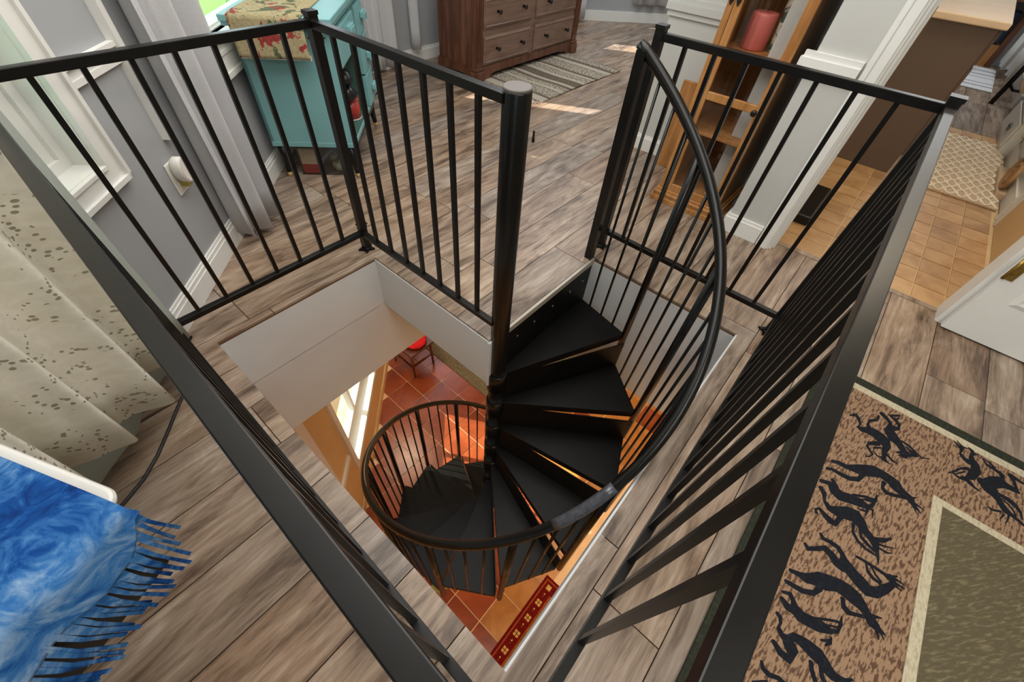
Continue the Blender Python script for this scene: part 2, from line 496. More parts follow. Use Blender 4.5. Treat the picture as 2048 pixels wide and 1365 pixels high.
Q2 = math.sqrt(0.5)
def P(s, t, z=0.0):            # wall coordinates: s along the left wall, t into the room
    return ((s + t) * Q2, (s - t) * Q2, z)
TW = -1.329                    # the face of the left wall
def clip(poly, a, b, c):       # keep a*x + b*y <= c
    out = []
    for i in range(len(poly)):
        p, q = poly[i], poly[(i + 1) % len(poly)]
        dp = a * p[0] + b * p[1] - c; dq = a * q[0] + b * q[1] - c
        if dp <= 0: out.append(p)
        if dp * dq < 0:
            k = dp / (dp - dq)
            out.append((p[0] + (q[0] - p[0]) * k, p[1] + (q[1] - p[1]) * k))
    return out
OPEN = [(-0.853, -0.065, -0.777, 0.804), (-0.065, 0.745, -0.777, 0.011)]
def sub_rects(r, holes):
    rs = [r]
    for hx0, hx1, hy0, hy1 in holes:
        nx = []
        for x0, x1, y0, y1 in rs:
            if hx1 <= x0 or hx0 >= x1 or hy1 <= y0 or hy0 >= y1:
                nx.append((x0, x1, y0, y1)); continue
            if y0 < hy0: nx.append((x0, x1, y0, hy0))
            if y1 > hy1: nx.append((x0, x1, hy1, y1))
            a, b = max(y0, hy0), min(y1, hy1)
            if x0 < hx0: nx.append((x0, hx0, a, b))
            if x1 > hx1: nx.append((hx1, x1, a, b))
        rs = nx
    return [q for q in rs if q[1] - q[0] > 0.004 and q[3] - q[2] > 0.004]
def clipped(rects, holes=OPEN):
    out = []
    for r in rects:
        for x0, x1, y0, y1 in sub_rects(r, holes):
            p = clip([(x0, y0), (x1, y0), (x1, y1), (x0, y1)], -Q2, Q2, -TW - 0.0)
            p = clip(p, -Q2, Q2, -TW + 0.02) if p else p
            if len(p) >= 3: out.append(p)
    return out

# ================================================================ the setting: floors, walls, ceiling
def wallbox(mb, s0, s1, t0, t1, z0, z1):
    return mb.box(s0, s1, t0, t1, z0, z1, lambda s, t, z: P(s, t, z))

slab_rects = [(-4.6, 8.0, -3.5, 3.05)]
mb = MB()
for p in clipped(slab_rects): mb.prism(p, -0.32, -0.020)
floor = struct('floor', mb, M['white_paint'], 'wood plank floor of the upper room around the square stair opening', 'floor')
mb = MB()
for p in clipped(slab_rects): mb.prism(p, -0.020, -0.011)
mb.build('subfloor', M['subfloor'], floor)

# planks, laid along x
PW, PL, GAP = 0.21, 1.22, 0.0017
rng = random.Random(11)
bath = (1.615, 4.66, -1.66, -0.20)
for r in range(-12, 15):
    y0 = r * PW + 0.0; y1 = y0 + PW
    off = rng.uniform(-1.2, 0)
    x = (-4.4 if y0 < -1.5 else (-2.4 if y0 < 0 else -1.9)) + off
    xmax = 7.8
    while x < xmax:
        x1 = x + PL
        pieces = []
        for q in sub_rects((x + GAP, x1 - GAP, y0 + GAP, y1 - GAP), OPEN + [bath]):
            # leave out what the walls hide for good
            p = clip([(q[0], q[2]), (q[1], q[2]), (q[1], q[3]), (q[0], q[3])], -Q2, Q2, -TW + 0.01)
            if len(p) >= 3: pieces.append(p)
        hidden = (y1 < -1.75 and x > 1.7) or (y1 < -2.5) or (x > 2.2 and -0.2 < y0 and y1 < 0.5) or (x1 < -2.3)
        if pieces and not hidden:
            m = MB()
            for p in pieces: m.prism(p, -0.011, 0.0)
            m.build('plank', M['plank'], floor)
        x = x1

# bathroom tiles (parts of the same floor)
m = MB(); m.box(1.645, 4.655, -1.655, -0.205, -0.011, -0.005)
m.build('tile_grout', M['grout_bath'], floor)
m = MB(); m.box(1.612, 1.647, -1.60, -0.30, -0.011, 0.006); m.build('threshold', M['plank'], floor, bevel=0.003)
TY, TX = 0.1431, 0.1505
tm = MB(); tm.box(-TX / 2 + 0.003, TX / 2 - 0.003, -TY / 2 + 0.003, TY / 2 - 0.003, -0.006, 0.0); tile_me = tm.mesh('tile', M['bath_tile'])
for i in range(20):
    for j in range(8):
        cx = 1.647 + TX * (i + 0.5); cy = -1.335 + TY * (j - 2 + 0.5)
        if cx + TX / 2 > 4.67: continue
        inst(tile_me, 'tile', floor, (cx, cy, rng.uniform(-0.0008, 0.0004)), (rng.uniform(-.004, .004), rng.uniform(-.004, .004), 0))

# ---- left wall with two windows (runs at 45 degrees to the stair opening)
W1 = (-0.72, 0.185, 0.635, 2.05)
W2a = (0.63, 1.02, 0.742, 1.95)
W2b = (1.16, 2.16, 0.742, 1.95)
mb = MB()
T0, T1 = TW - 0.16, TW
cuts = [W1, W2b]
ss = [-4.2, W1[0], W1[1], W2b[0], W2b[1], 2.96]
for k in range(0, len(ss) - 1):
    if k % 2 == 0:
        wallbox(mb, ss[k], ss[k + 1], T0, T1, -0.02, 2.5)
    else:
        w = cuts[k // 2]
        wallbox(mb, ss[k], ss[k + 1], T0, T1, -0.02, w[2]); wallbox(mb, ss[k], ss[k + 1], T0, T1, w[3], 2.5)
wall_left = struct('wall_left', mb, M['gray_wall'], 'gray left wall with the windows, running past the stair railing', 'wall')
mb = MB(); mb.box(1.42, 3.45, 3.017, 3.15, -0.02, 2.5); mb.box(1.1, 1.17, 3.017, 3.15, -0.02, 2.5); mb.box(1.17, 1.42, 3.017, 3.15, -0.02, 0.82); mb.box(1.17, 1.42, 3.017, 3.15, 1.75, 2.5); mb.box(3.84, 3.95, 3.017, 3.15, -0.02, 2.5); mb.box(3.45, 3.84, 3.017, 3.15, -0.02, 0.8); mb.box(3.45, 3.84, 3.017, 3.15, 2.1, 2.5); mb.box(5.3, 7.6, 3.017, 3.15, -0.02, 2.5); mb.box(3.95, 5.3, 3.017, 3.15, -0.02, 0.7); mb.box(3.95, 5.3, 3.017, 3.15, 2.2, 2.5)
struct('wall_back', mb, M['gray_wall'], 'gray wall behind the brown dresser', 'wall')
mb = MB()
for q in ((-2.2, -1.9, -0.02, 2.5), (1.9, 2.4, -0.02, 2.5), (-1.9, 1.9, -0.02, 0.75), (-1.9, 1.9, 2.2, 2.5)):
    mb.box(q[0], q[1], 0, 0.12, q[2], q[3], lambda a, b, z: P(5.64 + b, 2.1 + a, z))
struct('wall_far', mb, M['gray_wall'], 'gray wall at the far end of the room with white curtains', 'wall')
mb = MB(); mb.box(7.6, 7.75, -1.8, 3.1, -0.02, 2.5)
struct('wall_end', mb, M['gray_wall'], 'gray wall closing the far end of the bathroom passage', 'wall')
# niche wall behind the oak cabinet, ending in a corner
mb = MB(); mb.box(2.10, 2.22, -0.39, 0.55, -0.02, 2.5)
struct('wall_niche', mb, M['gray_wall_light'], 'pale gray wall behind the tall oak cabinet', 'wall')
mb = MB(); mb.box(2.22, 7.6, 0.43, 0.55, -0.02, 2.5)
struct('wall_passage', mb, M['gray_wall_light'], 'gray wall on the right of the far room', 'wall')
# projecting wall beside the bathroom door
mb = MB(); mb.box(1.535, 1.66, -0.59, -0.385, -0.02, 2.5); mb.box(1.66, 2.22, -0.45, -0.385, -0.02, 2.5)
struct('wall_jamb', mb, M['gray_wall_light'], 'pale gray wall between the oak cabinet and the bathroom door', 'wall')
mb = MB(); mb.box(1.66, 7.6, -0.30, -0.18, -0.02, 2.5)
struct('wall_bath', mb, M['gray_wall_light'], 'bathroom wall behind the brown vanity', 'wall')
mb = MB(); mb.box(1.56, 7.7, -1.80, -1.665, -0.02, 2.5)
struct('wall_right', mb, M['white_trim'], 'white bathroom wall on the right with towels', 'wall')
mb = MB(); mb.box(1.556, 1.66, -3.5, -1.47, -0.02, 2.5)
struct('wall_door', mb, M['gray_wall_light'], 'wall behind the open white door', 'wall')
mb = MB(); mb.box(-4.6, 1.6, -3.6, -3.45, -0.02, 2.5)
struct('wall_front', mb, M['gray_wall_light'], 'pale gray wall behind the camera', 'wall')
mb = MB(); mb.prism(clip(clip([(-4.7, -3.6), (8.0, -3.6), (8.0, 3.2), (-4.7, 3.2)], -Q2, Q2, -TW + 0.25), -Q2, Q2, -TW + 0.25), 2.5, 2.6)
struct('ceiling', mb, M['ceiling'], 'plain white ceiling of the upper room', 'ceiling')

# ---- baseboards and chair rails
def molding_left(mb, s0, s1, z0, z1, depth=0.016):
    wallbox(mb, s0, s1, TW - 0.002, TW + depth, z0, z1)
mb = MB()
molding_left(mb, -4.0, 2.93, 0.0, 0.085, 0.018); molding_left(mb, -4.0, 2.93, 0.085, 0.104, 0.014); molding_left(mb, -4.0, 2.93, 0.104, 0.116, 0.008)
struct('baseboard_left', mb, M['white_trim'], 'white baseboard along the gray left wall', 'baseboard')
mb = MB(); mb.box(1.14, 7.0, 2.999, 3.02, 0, 0.09); mb.box(1.14, 7.0, 3.005, 3.02, 0.09, 0.11)
struct('baseboard_back', mb, M['white_trim'], 'white baseboard below the wall behind the dresser', 'baseboard')
mb = MB(); mb.box(-2.2, 2.4, -0.018, 0.0, 0, 0.11, lambda a, b, z: P(5.64 + b, 2.1 + a, z))
struct('baseboard_far', mb, M['white_trim'], 'white baseboard at the far end of the room', 'baseboard')
mb = MB(); mb.box(2.082, 2.102, -0.38, 0.565, 0, 0.085); mb.box(2.09, 2.102, -0.38, 0.56, 0.085, 0.10); mb.box(2.082, 2.24, 0.55, 0.566, 0, 0.085)
struct('baseboard_niche', mb, M['white_trim'], 'pale baseboard left of the oak cabinet', 'baseboard')
mb = MB(); mb.box(1.517, 1.537, -0.58, -0.372, 0, 0.085); mb.box(1.524, 1.537, -0.58, -0.376, 0.085, 0.102); mb.box(1.53, 1.70, -0.388, -0.370, 0, 0.09)
struct('baseboard_jamb', mb, M['white_trim'], 'cream baseboard right of the oak cabinet, beside the door casing', 'baseboard')
mb = MB()
for z0, z1, d in ((0.80, 0.83, 0.016), (0.83, 0.862, 0.026), (0.862, 0.885, 0.018)):
    mb.box(1.535 - d, 1.54, -0.575, -0.365 + d, z0, z1)
struct('trim_1', mb, M['white_trim'], 'white chair rail on the wall right of the oak cabinet', 'trim')
mb = MB()
for z0, z1, d in ((0.79, 0.82, 0.014), (0.82, 0.855, 0.026), (0.855, 0.88, 0.016)):
    mb.box(2.10 - d, 2.11, -0.38, 0.55 + d, z0, z1)
struct('trim_2', mb, M['gray_wall_light'], 'pale chair rail on the wall left of the oak cabinet', 'trim')
mb = MB()
for z0, z1, d in ((0.83, 0.848, 0.014), (0.848, 0.878, 0.010), (0.878, 0.892, 0.022)): molding_left(mb, 0.262, 0.53, z0, z1, d)
struct('trim_3', mb, M['white_trim'], 'white chair rail between the two left-hand windows', 'trim')

# ---- windows
def casing(mb, s0, s1, z0, z1, w=0.072):
    # picture-frame casing with a raised outer bead and an inner step
    for a, b, c, d, dep in ((s0 - w, s0, z0 - w, z1 + w, 0.016), (s1, s1 + w, z0 - w, z1 + w, 0.016), (s0, s1, z0 - w, z0, 0.016), (s0, s1, z1, z1 + w, 0.016)):
        wallbox(mb, a, b, TW - 0.001, TW + dep, c, d)
    e = 0.016
    for a, b, c, d in ((s0 - w, s0 - w + e, z0 - w, z1 + w), (s1 + w - e, s1 + w, z0 - w, z1 + w), (s0 - w, s1 + w, z0 - w, z0 - w + e), (s0 - w, s1 + w, z1 + w - e, z1 + w)):
        wallbox(mb, a, b, TW + 0.010, TW + 0.028, c, d)
    e2 = 0.010
    for a, b, c, d in ((s0 - e2, s0 + 0.001, z0, z1), (s1 - 0.001, s1 + e2, z0, z1), (s0, s1, z0 - e2, z0 + 0.001)):
        wallbox(mb, a, b, TW + 0.010, TW + 0.022, c, d)
def window(name, w, label, sash_t, fw=0.035, inner=0.045):
    s0, s1, z0, z1 = w
    mb = MB(); casing(mb, s0, s1, z0, z1)
    wd = struct(name, mb, M['white_trim'], label, 'window')
    m = MB()                                            # reveals: sill, sides, head
    wallbox(m, s0, s1, T0, TW + 0.004, z0 - 0.004, z0 + 0.003); wallbox(m, s0, s1, T0, TW, z1 - 0.003, z1 + 0.004)
    wallbox(m, s0 - 0.004, s0 + 0.003, T0, TW, z0, z1); wallbox(m, s1 - 0.003, s1 + 0.004, T0, TW, z0, z1)
    m.build('reveal', M['white_trim'], wd)
    m = MB(); a, b = sash_t - 0.035, sash_t
    for q in ((s0, s0 + fw, z0, z1), (s1 - fw, s1, z0, z1), (s0 + fw, s1 - fw, z0, z0 + fw), (s0 + fw, s1 - fw, z1 - fw, z1)):
        wallbox(m, q[0], q[1], a, b, q[2], q[3])
    g = fw + inner
    for q in ((s0 + fw, s0 + g, z0 + fw, z1 - fw), (s1 - g, s1 - fw, z0 + fw, z1 - fw), (s0 + g, s1 - g, z0 + fw, z0 + g), (s0 + g, s1 - g, z1 - g, z1 - fw)):
        wallbox(m, q[0], q[1], a, b - 0.014, q[2], q[3])
    m.build('sash', M['white_trim'], wd)
    m = MB(); wallbox(m, s0 + g - 0.002, s1 - g + 0.002, a + 0.010, a + 0.014, z0 + g - 0.002, z1 - g + 0.002)
    m.build('pane', M['glass'], wd)
    return wd
window('window_1', W1, 'white framed window beside the lace curtain', TW - 0.075)
window('window_2', W2b, 'window with bright green view above the teal cabinet', TW - 0.02, 0.008, 0.010)
mb = MB(); wallbox(mb, 1.09, 2.24, TW - 0.02, TW + 0.045, 0.728, 0.745); wallbox(mb, 1.10, 2.23, TW, TW + 0.022, 0.60, 0.728); wallbox(mb, 1.10, 2.23, TW, TW + 0.034, 0.576, 0.60)
struct('trim_4', mb, M['white_trim'], 'white window sill and apron behind the teal cabinet', 'trim')
mb = MB(); wallbox(mb, 0.530, 0.556, TW, TW + 0.034, 0.567, 2.0)
struct('trim_5', mb, M['white_trim'], 'slim white upright strip left of the gray curtain', 'trim')

# bathroom door casing, hinge leaf and the open white door
mb = MB()
mb.box(1.517, 1.537, -0.655, -0.585, 0, 2.1); mb.box(1.509, 1.52, -0.645, -0.612, 0, 2.1); mb.box(1.512, 1.519, -0.606, -0.594, 0, 2.1)
mb.box(1.53, 1.66, -0.668, -0.59, 0, 2.1)
mb.box(1.555, 1.60, -0.680, -0.665, 0, 2.1)
tr6 = struct('trim_6', mb, M['white_trim'], 'white casing on the left side of the bathroom doorway', 'trim')
m = MB(); m.box(1.575, 1.60, -0.6825, -0.679, 0.98, 1.08); m.build('strike_plate', M['brass'], tr6)
mb = MB(); mb.box(1.535, 1.66, -1.47, -1.455, 0, 2.1); mb.box(1.532, 1.556, -1.56, -1.47, 0, 2.1)
struct('trim_7', mb, M['white_trim'], 'white casing on the right side of the bathroom doorway behind the door', 'trim')

mb = MB(); mb.box(1.493, 1.530, -2.27, -1.478, 0.008, 2.04)
door = struct('door_1', mb, M['white_trim'], 'white paneled door standing open at the right edge', 'door', bevel=0.002)
for z0, z1 in ((0.21, 0.80), (0.92, 1.86)):
    for y0, y1 in ((-1.86, -1.57), (-2.19, -1.92)):
        m = MB()
        e = 0.022
        vs = [(1.4935, y0, z0), (1.4935, y1, z0), (1.4935, y1, z1), (1.4935, y0, z1), (1.486, y0 + e, z0 + e), (1.486, y1 - e, z0 + e), (1.486, y1 - e, z1 - e), (1.486, y0 + e, z1 - e),
              (1.4915, y0 + 2 * e, z0 + 2 * e), (1.4915, y1 - 2 * e, z0 + 2 * e), (1.4915, y1 - 2 * e, z1 - 2 * e), (1.4915, y0 + 2 * e, z1 - 2 * e)]
        fs = [(i, i + 4, (i + 1) % 4 + 4, (i + 1) % 4) for i in range(4)] + [(i + 4, i + 8, (i + 1) % 4 + 8, (i + 1) % 4 + 4) for i in range(4)] + [(8, 11, 10, 9)]
        m.add(vs, fs); m.build('panel', M['white_trim'], door)
m = MB(); m.box(1.4895, 1.4935, -1.512, -1.484, 0.31, 0.41); m.tube([(1.488, -1.479, 0.31), (1.488, -1.479, 0.41)], 0.007, 8)
m.build('hinge', M['brass'], door)

# ---- bulkheads round the stair well
mb = MB(); mb.box(-1.0, 1.22, 0.804, 0.90, -0.80, -0.318)
for_ab = struct('wall_stairwell_left', mb, M['white_paint'], 'white bulkhead wall on the left side of the stair well', 'wall')
mb = MB(); mb.box(0.745, 0.84, -0.95, 0.06, -0.78, -0.318)
struct('wall_stairwell_right', mb, M['white_paint'], 'white bulkhead wall on the right side of the stair well', 'wall')
mb = MB(); mb.box(-0.070, -0.062, 0.011, 0.804, -0.325, -0.012); mb.box(-0.075, -0.055, 0.0, 0.014, -0.33, -0.012)
struct('trim_8', mb, M['white_paint'], 'white fascia board under the landing edge', 'trim')
mb = MB(); mb.box(-0.853, 0.745, -0.79, -0.770, -0.325, -0.004)
struct('trim_9', mb, M['white_paint'], 'white fascia strip on the near edge of the stair well', 'trim')

# ---- lower storey
ZL = -3.14
mb = MB(); mb.box(-2.6, 4.2, -2.8, 4.2, ZL - 0.1, ZL - 0.008)
floor2 = struct('floor.001', mb, M['grout_low'], 'terracotta tile floor of the lower storey seen through the stair well', 'floor')
TP = 0.3115
tm = MB()
a = TP / 2 - 0.0045
tm.prism([(-a, -a), (a, -a), (a, a), (-a, a)], -0.012, 0.0)
low_me = tm.mesh('tile', M['terracotta']); low_me2 = tm.mesh('tile', M['ochre'])
for i in range(-6, 8):
    for j in range(-6, 10):
        cx = 1.0 - TP * (i + 0.5); cy = 2.05 - TP * (j + 0.5) + TP
        if -(cx - cy) * Q2 > 1.40 or cx < -1.5 or cy < -1.9 or (cx > 1.23 and cy > 0.55): continue
        inst(low_me2 if (cy < -0.43 or (cx > 0.69 and cy < 0.5)) and rng.random() < 0.85 else low_me, 'tile', floor2, (cx, cy, ZL + rng.uniform(-.0006, .0006)), (rng.uniform(-.003, .003), rng.uniform(-.003, .003), 0))
TL = -1.255
LW = (0.60, 1.75, -2.55, -1.15)
mb = MB()
for s0, s1, z0, z1 in ((-3.0, LW[0], ZL, -0.33), (LW[1], 5.0, ZL, -0.33), (LW[0], LW[1], ZL, LW[2]), (LW[0], LW[1], LW[3], -0.33)):
    wallbox(mb, s0, s1, TL - 0.3, TL, z0, z1)
struct('wall_lower', mb, M['tan_wall'], 'warm tan wall of the lower storey with a window', 'wall')
mb = MB(); wallbox(mb, -2.6, 4.6, TL, TL + 0.016, ZL, ZL + 0.10); wallbox(mb, -2.6, 4.6, TL, TL + 0.010, ZL + 0.10, ZL + 0.12)
struct('baseboard_lower', mb, M['tan_wall'], 'tan baseboard along the lower wall', 'baseboard')
mb = MB(); wallbox(mb, -2.6, 0.50, TL, TL + 0.022, -2.27, -2.21)
struct('trim_10', mb, M['white_trim'], 'pale chair rail on the lower tan wall', 'trim')
mb = MB(); wallbox(mb, 0.11, 0.20, TL, TL + 0.03, ZL, -0.9)
struct('trim_11', mb, M['white_trim'], 'pale upright door casing on the lower tan wall', 'trim')
mb = MB()
s0, s1, z0, z1 = LW
for q in ((s0 - 0.06, s0, z0 - 0.06, z1 + 0.06), (s1, s1 + 0.06, z0 - 0.06, z1 + 0.06), (s0, s1, z0 - 0.06, z0), (s0, s1, z1, z1 + 0.06)):
    wallbox(mb, q[0], q[1], TL, TL + 0.02, q[2], q[3])
wlow = struct('window_3', mb, M['white_trim'], 'pale framed window of the lower storey below the bulkhead', 'window')
m = MB(); wallbox(m, s0, s1, TL - 0.20, TL + 0.01, z0 - 0.005, z0 + 0.004)
for q in ((s0, s0 + 0.05, z0, z1), (s1 - 0.05, s1, z0, z1), (s0 + 0.05, s1 - 0.05, z0, z0 + 0.06), (s0 + 0.05, s1 - 0.05, z1 - 0.05, z1), (1.14, 1.19, z0 + 0.06, z1 - 0.05)):
    wallbox(m, q[0], q[1], TL - 0.16, TL - 0.11, q[2], q[3])
m.build('sash', M['white_trim'], wlow)
m = MB(); wallbox(m, s0 + 0.04, s1 - 0.04, TL - 0.14, TL - 0.136, z0 + 0.05, z1 - 0.04); m.build('pane', M['glass'], wlow)
mb = MB(); mb.box(4.2, 4.3, -2.8, 4.2, ZL, -0.33); mb.box(-2.6, 4.2, -2.9, -2.8, ZL, -0.33); mb.box(-2.7, -2.6, -2.8, -0.8, ZL, -0.33); mb.box(2.4, 4.3, 4.1, 4.2, ZL, -0.33)
struct('wall_lower_side', mb, M['tan_wall'], 'tan walls closing the lower storey', 'wall')

# ---- outside
mb = MB(); wallbox(mb, -4.4, 2.55, TW - 3.2, TW - 0.30, 2.52, 2.6)  # added out of view to block sun from the left-hand windows
struct('sun_block_slab', mb, M['white_trim'], 'unseen slab added outside to keep sun off the left-hand windows', 'roof')
mb = MB()
rg_ = random.Random(5)
ph = [rg_.uniform(0, 6) for _ in range(8)]
def hedge_pt(u, v):
    s = -2.0 + 7.5 * u; a = PI * v
    r = 0.62 + 0.07 * math.sin(19 * u + ph[0]) + 0.05 * math.sin(47 * u + 9 * v + ph[1]) + 0.04 * math.sin(23 * v + 60 * u)
    return P(s, -3.15 + r * math.cos(a), ZL - 0.25 + 2.1 * r * math.sin(a) * 1.3)
mb.grid(hedge_pt, 120, 24)
tag(mb.build('hedge', M['hedge']), 'dark green hedge outside the lower window', 'hedge', None, 'stuff')
mb = MB(); wallbox(mb, -40, 40, -50, TL - 0.32, ZL - 0.35, ZL - 0.25)
lawn = struct('lawn', mb, M['grass'], 'sunlit green lawn outside the windows', 'lawn')
m = MB(); m.prism([P(q[0], q[1])[:2] for q in ((16.2, -9.25), (24.6, -12.7), (25.0, -11.5), (16.8, -8.95))], ZL - 0.25, ZL - 0.235); m.build('path', M['path'], lawn)

# ================================================================ guard railings round the opening
RT, RB = 0.965, 0.112
def sqbar(m, p, q, w, h):
    p, q = Vector(p), Vector(q)
    t = (q - p).normalized(); u = Vector((-t.y, t.x, 0))
    vs = []
    for e in (p, q):
        for a, b in ((-1, -1), (1, -1), (1, 1), (-1, 1)): vs.append(tuple(e + u * (a * w / 2) + Vector((0, 0, b * h / 2))))
    return m.add(vs, [(0, 3, 2, 1), (4, 5, 6, 7), (0, 1, 5, 4), (1, 2, 6, 5), (2, 3, 7, 6), (3, 0, 4, 7)])
RW, BW, POST = 0.026, 0.0150, 0.034
bar_m = MB(); bar_m.box(-BW / 2, BW / 2, -BW / 2, BW / 2, RB - 0.004, RT - RW + 0.002); bar_me = bar_m.mesh('baluster', M['black_rail'])
post_m = MB(); post_m.box(-POST / 2, POST / 2, -POST / 2, POST / 2, 0.006, RT + 0.012); post_me = post_m.mesh('post', M['black_rail'])
cap_m = MB(); h = POST / 2 + 0.003; cap_m.prism([(-h, -h), (h, -h), (h, h), (-h, h)], RT + 0.010, RT + 0.022); cap_me = cap_m.mesh('post_cap', M['black_rail'])
star = []
for i in range(10):
    rr = 0.043 if i % 2 == 0 else 0.024
    star.append((rr * math.cos(2 * PI * i / 10 + 0.3), rr * math.sin(2 * PI * i / 10 + 0.3)))
star_m = MB(); star_m.prism(star, 0.0, 0.010); star_m.lathe([(0.026, 0.010), (0.022, 0.016)], 0, 0, 10); star_me = star_m.mesh('star_foot', M['black'])
knuckle_m = MB(); knuckle_m.tube([(0, 0, -0.014), (0, 0, 0.014)], 0.007, 8); knuckle_m.tube([(-0.012, 0, 0), (0.012, 0, 0)], 0.004, 6); clip_me = knuckle_m.mesh('bracket', M['black'])

def railing(p0, p1, bars, posts, label, b0=0.0, b1=0.0, lean=0.0):
    p0, p1 = Vector(p0), Vector(p1)
    d = (p1 - p0).normalized(); ang = math.atan2(d.y, d.x)
    th = thing('guard_railing', label, 'railing', (p0.x, p0.y, 0))
    m = MB(); sqbar(m, (p0.x, p0.y, RT - RW / 2), (p1.x, p1.y, RT - RW / 2), RW, RW); m.build('top_rail', M['black_rail'], th, bevel=0.002)
    a = p0 + d * b0; b = p1 - d * b1
    m = MB(); sqbar(m, (a.x + lean, a.y, RB - 0.012), (b.x + lean, b.y, RB - 0.012), RW, 0.024); m.build('bottom_rail', M['black_rail'], th, bevel=0.002)
    for x, y in bars: inst(bar_me, 'baluster', th, (x + lean * 1.12, y, 0), (0, -math.atan2(lean, RT - RB), 0))
    for x, y in posts:
        inst(post_me, 'post', th, (x, y, 0)); inst(cap_me, 'post_cap', th, (x, y, 0)); inst(star_me, 'star_foot', th, (x, y, 0))
    for s_, q in ((1, a), (-1, b))[:(1 if not posts and p1.y < 0.1 else 2)]:
        e = q + d * s_ * 0.006
        for z in (RB + 0.03, RT - 0.06): inst(clip_me, 'bracket', th, (e.x - d.y * 0.022, e.y + d.x * 0.022, z))
    return th
AX, BX, PXX = -0.948, -0.050, 0.858
AY, PY, DY = 0.890, 0.035, -0.872
railing((AX, AY), (BX, AY), [(-0.834 + 0.1115 * i, AY) for i in range(7)], [(AX, AY), (BX, AY)], 'black metal railing along the window side, in front of the teal cabinet')
railing((BX - 0.004, AY), (BX, 0.004), [(BX - 0.005 + 0.0006 * i, 0.769 - 0.1117 * i) for i in range(7)], [], 'black metal railing running from the back corner post to the round center pole', 0.0, 0.0)
railing((PXX, PY), (PXX, DY), [(PXX, -0.073 - 0.1135 * i) for i in range(7)], [(PXX, PY), (PXX, DY)], 'black metal railing in front of the tall oak cabinet and bathroom door')
railing((PXX, DY), (AX, DY), [(0.745 - 0.1197 * i, DY) for i in range(13)], [(AX, DY)], 'black metal railing beside the patterned tan rug')
railing((AX - 0.006, DY), (AX - 0.006, AY), [(AX - 0.006, -0.762 + 0.1132 * i) for i in range(15)], [], 'black metal railing nearest the lace curtain, its top rail dented and shiny', lean=0.018)

# ================================================================ spiral staircase
AXX, AXY = -0.020, -0.009
stair = thing('spiral_staircase', 'black metal spiral staircase with a round center pole and curved handrail', 'staircase', (AXX, AXY, ZL))
m = MB(); m.lathe([(0.0395, ZL), (0.0395, 0.965), (0.0385, 0.970)], AXX, AXY, 32); m.build('center_pole', M['black'], stair)
m = MB(); m.lathe([(0.0383, 0.969), (0.0383, 0.975), (0.036, 0.977)], AXX, AXY, 32); m.build('pole_cap', M['pole_cap'], stair)
m = MB(); m.lathe([(0.10, ZL), (0.10, ZL + 0.012)], AXX, AXY, 24); m.build('base_plate', M['black'], stair)
RS = 0.745
DT = 27.0
def pol(r, deg): return (AXX + r * math.cos(R(deg)), AXY + r * math.sin(R(deg)))
def hz(deg): return 0.912 + 0.873 * deg / 100.0
def tz(k): return -0.28 - 0.2395 * (k - 1)
rail_pts = []
for i in range(0, 151):
    dg = 4 - 346 * i / 150
    x, y = pol(0.753, dg); rail_pts.append((x, y, hz(dg)))
m = MB(); m.tube(rail_pts, 0.0195, 14); m.build('handrail', M['black'], stair)
m = MB()
sp = [q for q in rail_pts if True][48:56]
m.tube(sp, 0.0206, 14); m.build('handrail_band', plain('shiny gray band', C(84, 86, 94), 0.25, 0.4, var=0.3, scale=50), stair)  # slightly thicker gray sleeve over one stretch of the handrail

def front(k): return -25.0 - DT * (k - 1)
def back(k): return front(k) + DT - 1.9 + (2.0 if k == 1 else 0)
thin = 0.0065
for k in range(1, 13):
    f, b, z = front(k), back(k), tz(k)
    pi, po = pol(0.03, f - 14), pol(RS, f)
    qi, qo = pol(0.03, b + 14), pol(RS, b)
    m = MB()
    m.prism([pi, po, qo, qi], z - 0.006, z)
    # turned-down nose and outer edge
    def strip(p, q, z0, z1, th, mm):
        p, q = Vector(p), Vector(q); t = (q - p).normalized(); n = Vector((-t.y, t.x)) * th
        mm.prism([tuple(p), tuple(q), tuple(q + n), tuple(p + n)], z0, z1)
    strip(pi, po, z - 0.048, z - 0.0005, 0.006, m)
    strip(po, qo, z - 0.040, z - 0.0005, 0.005, m)
    tr = m.build('tread', M['black_tread'], stair, bevel=0.0015)
    m = MB(); strip(qo, qi, z - 0.04, z + 0.190, 0.005, m)
    m.build('riser_plate', M['black_tread'], tr)
    m = MB(); m.lathe([(0.049, z - 0.10), (0.049, z + 0.02), (0.045, z + 0.026)], AXX, AXY, 24); m.build('hub', M['black'], tr)
    # post at the front corner, three thin balusters along the outer edge
    def upright(x, y, z0, z1, r, name, sq=False):
        mm = MB()
        if sq: mm.box(x - r, x + r, y - r, y + r, z0, z1)
        else: mm.tube([(x, y, z0), (x, y, z1)], r, 8)
        return mm.build(name, M['black'], stair)
    x, y = pol(RS + 0.006, f)
    zb = tz(k + 1) - 0.03 if k < 12 else ZL
    upright(x, y, zb, hz(f) - 0.006, 0.0175, 'stair_post')
    for j in (1, 2, 3):
        u = j / 4.0
        px = qo[0] * (1 - u) + po[0] * u; py = qo[1] * (1 - u) + po[1] * u
        dg = b * (1 - u) + f * u
        # lean out to meet the round handrail
        tx, ty = pol(0.751, dg)
        mm = MB(); mm.tube([(px, py, z - 0.02), (tx, ty, hz(dg) - 0.008)], thin, 8); mm.build('baluster', M['black'], stair)
x, y = pol(RS + 0.006, 2.6)
m = MB(); m.box(x - 0.019, x + 0.019, y - 0.019, y + 0.019, -0.30, hz(2.6) - 0.005); m.build('stair_post', M['black'], stair)
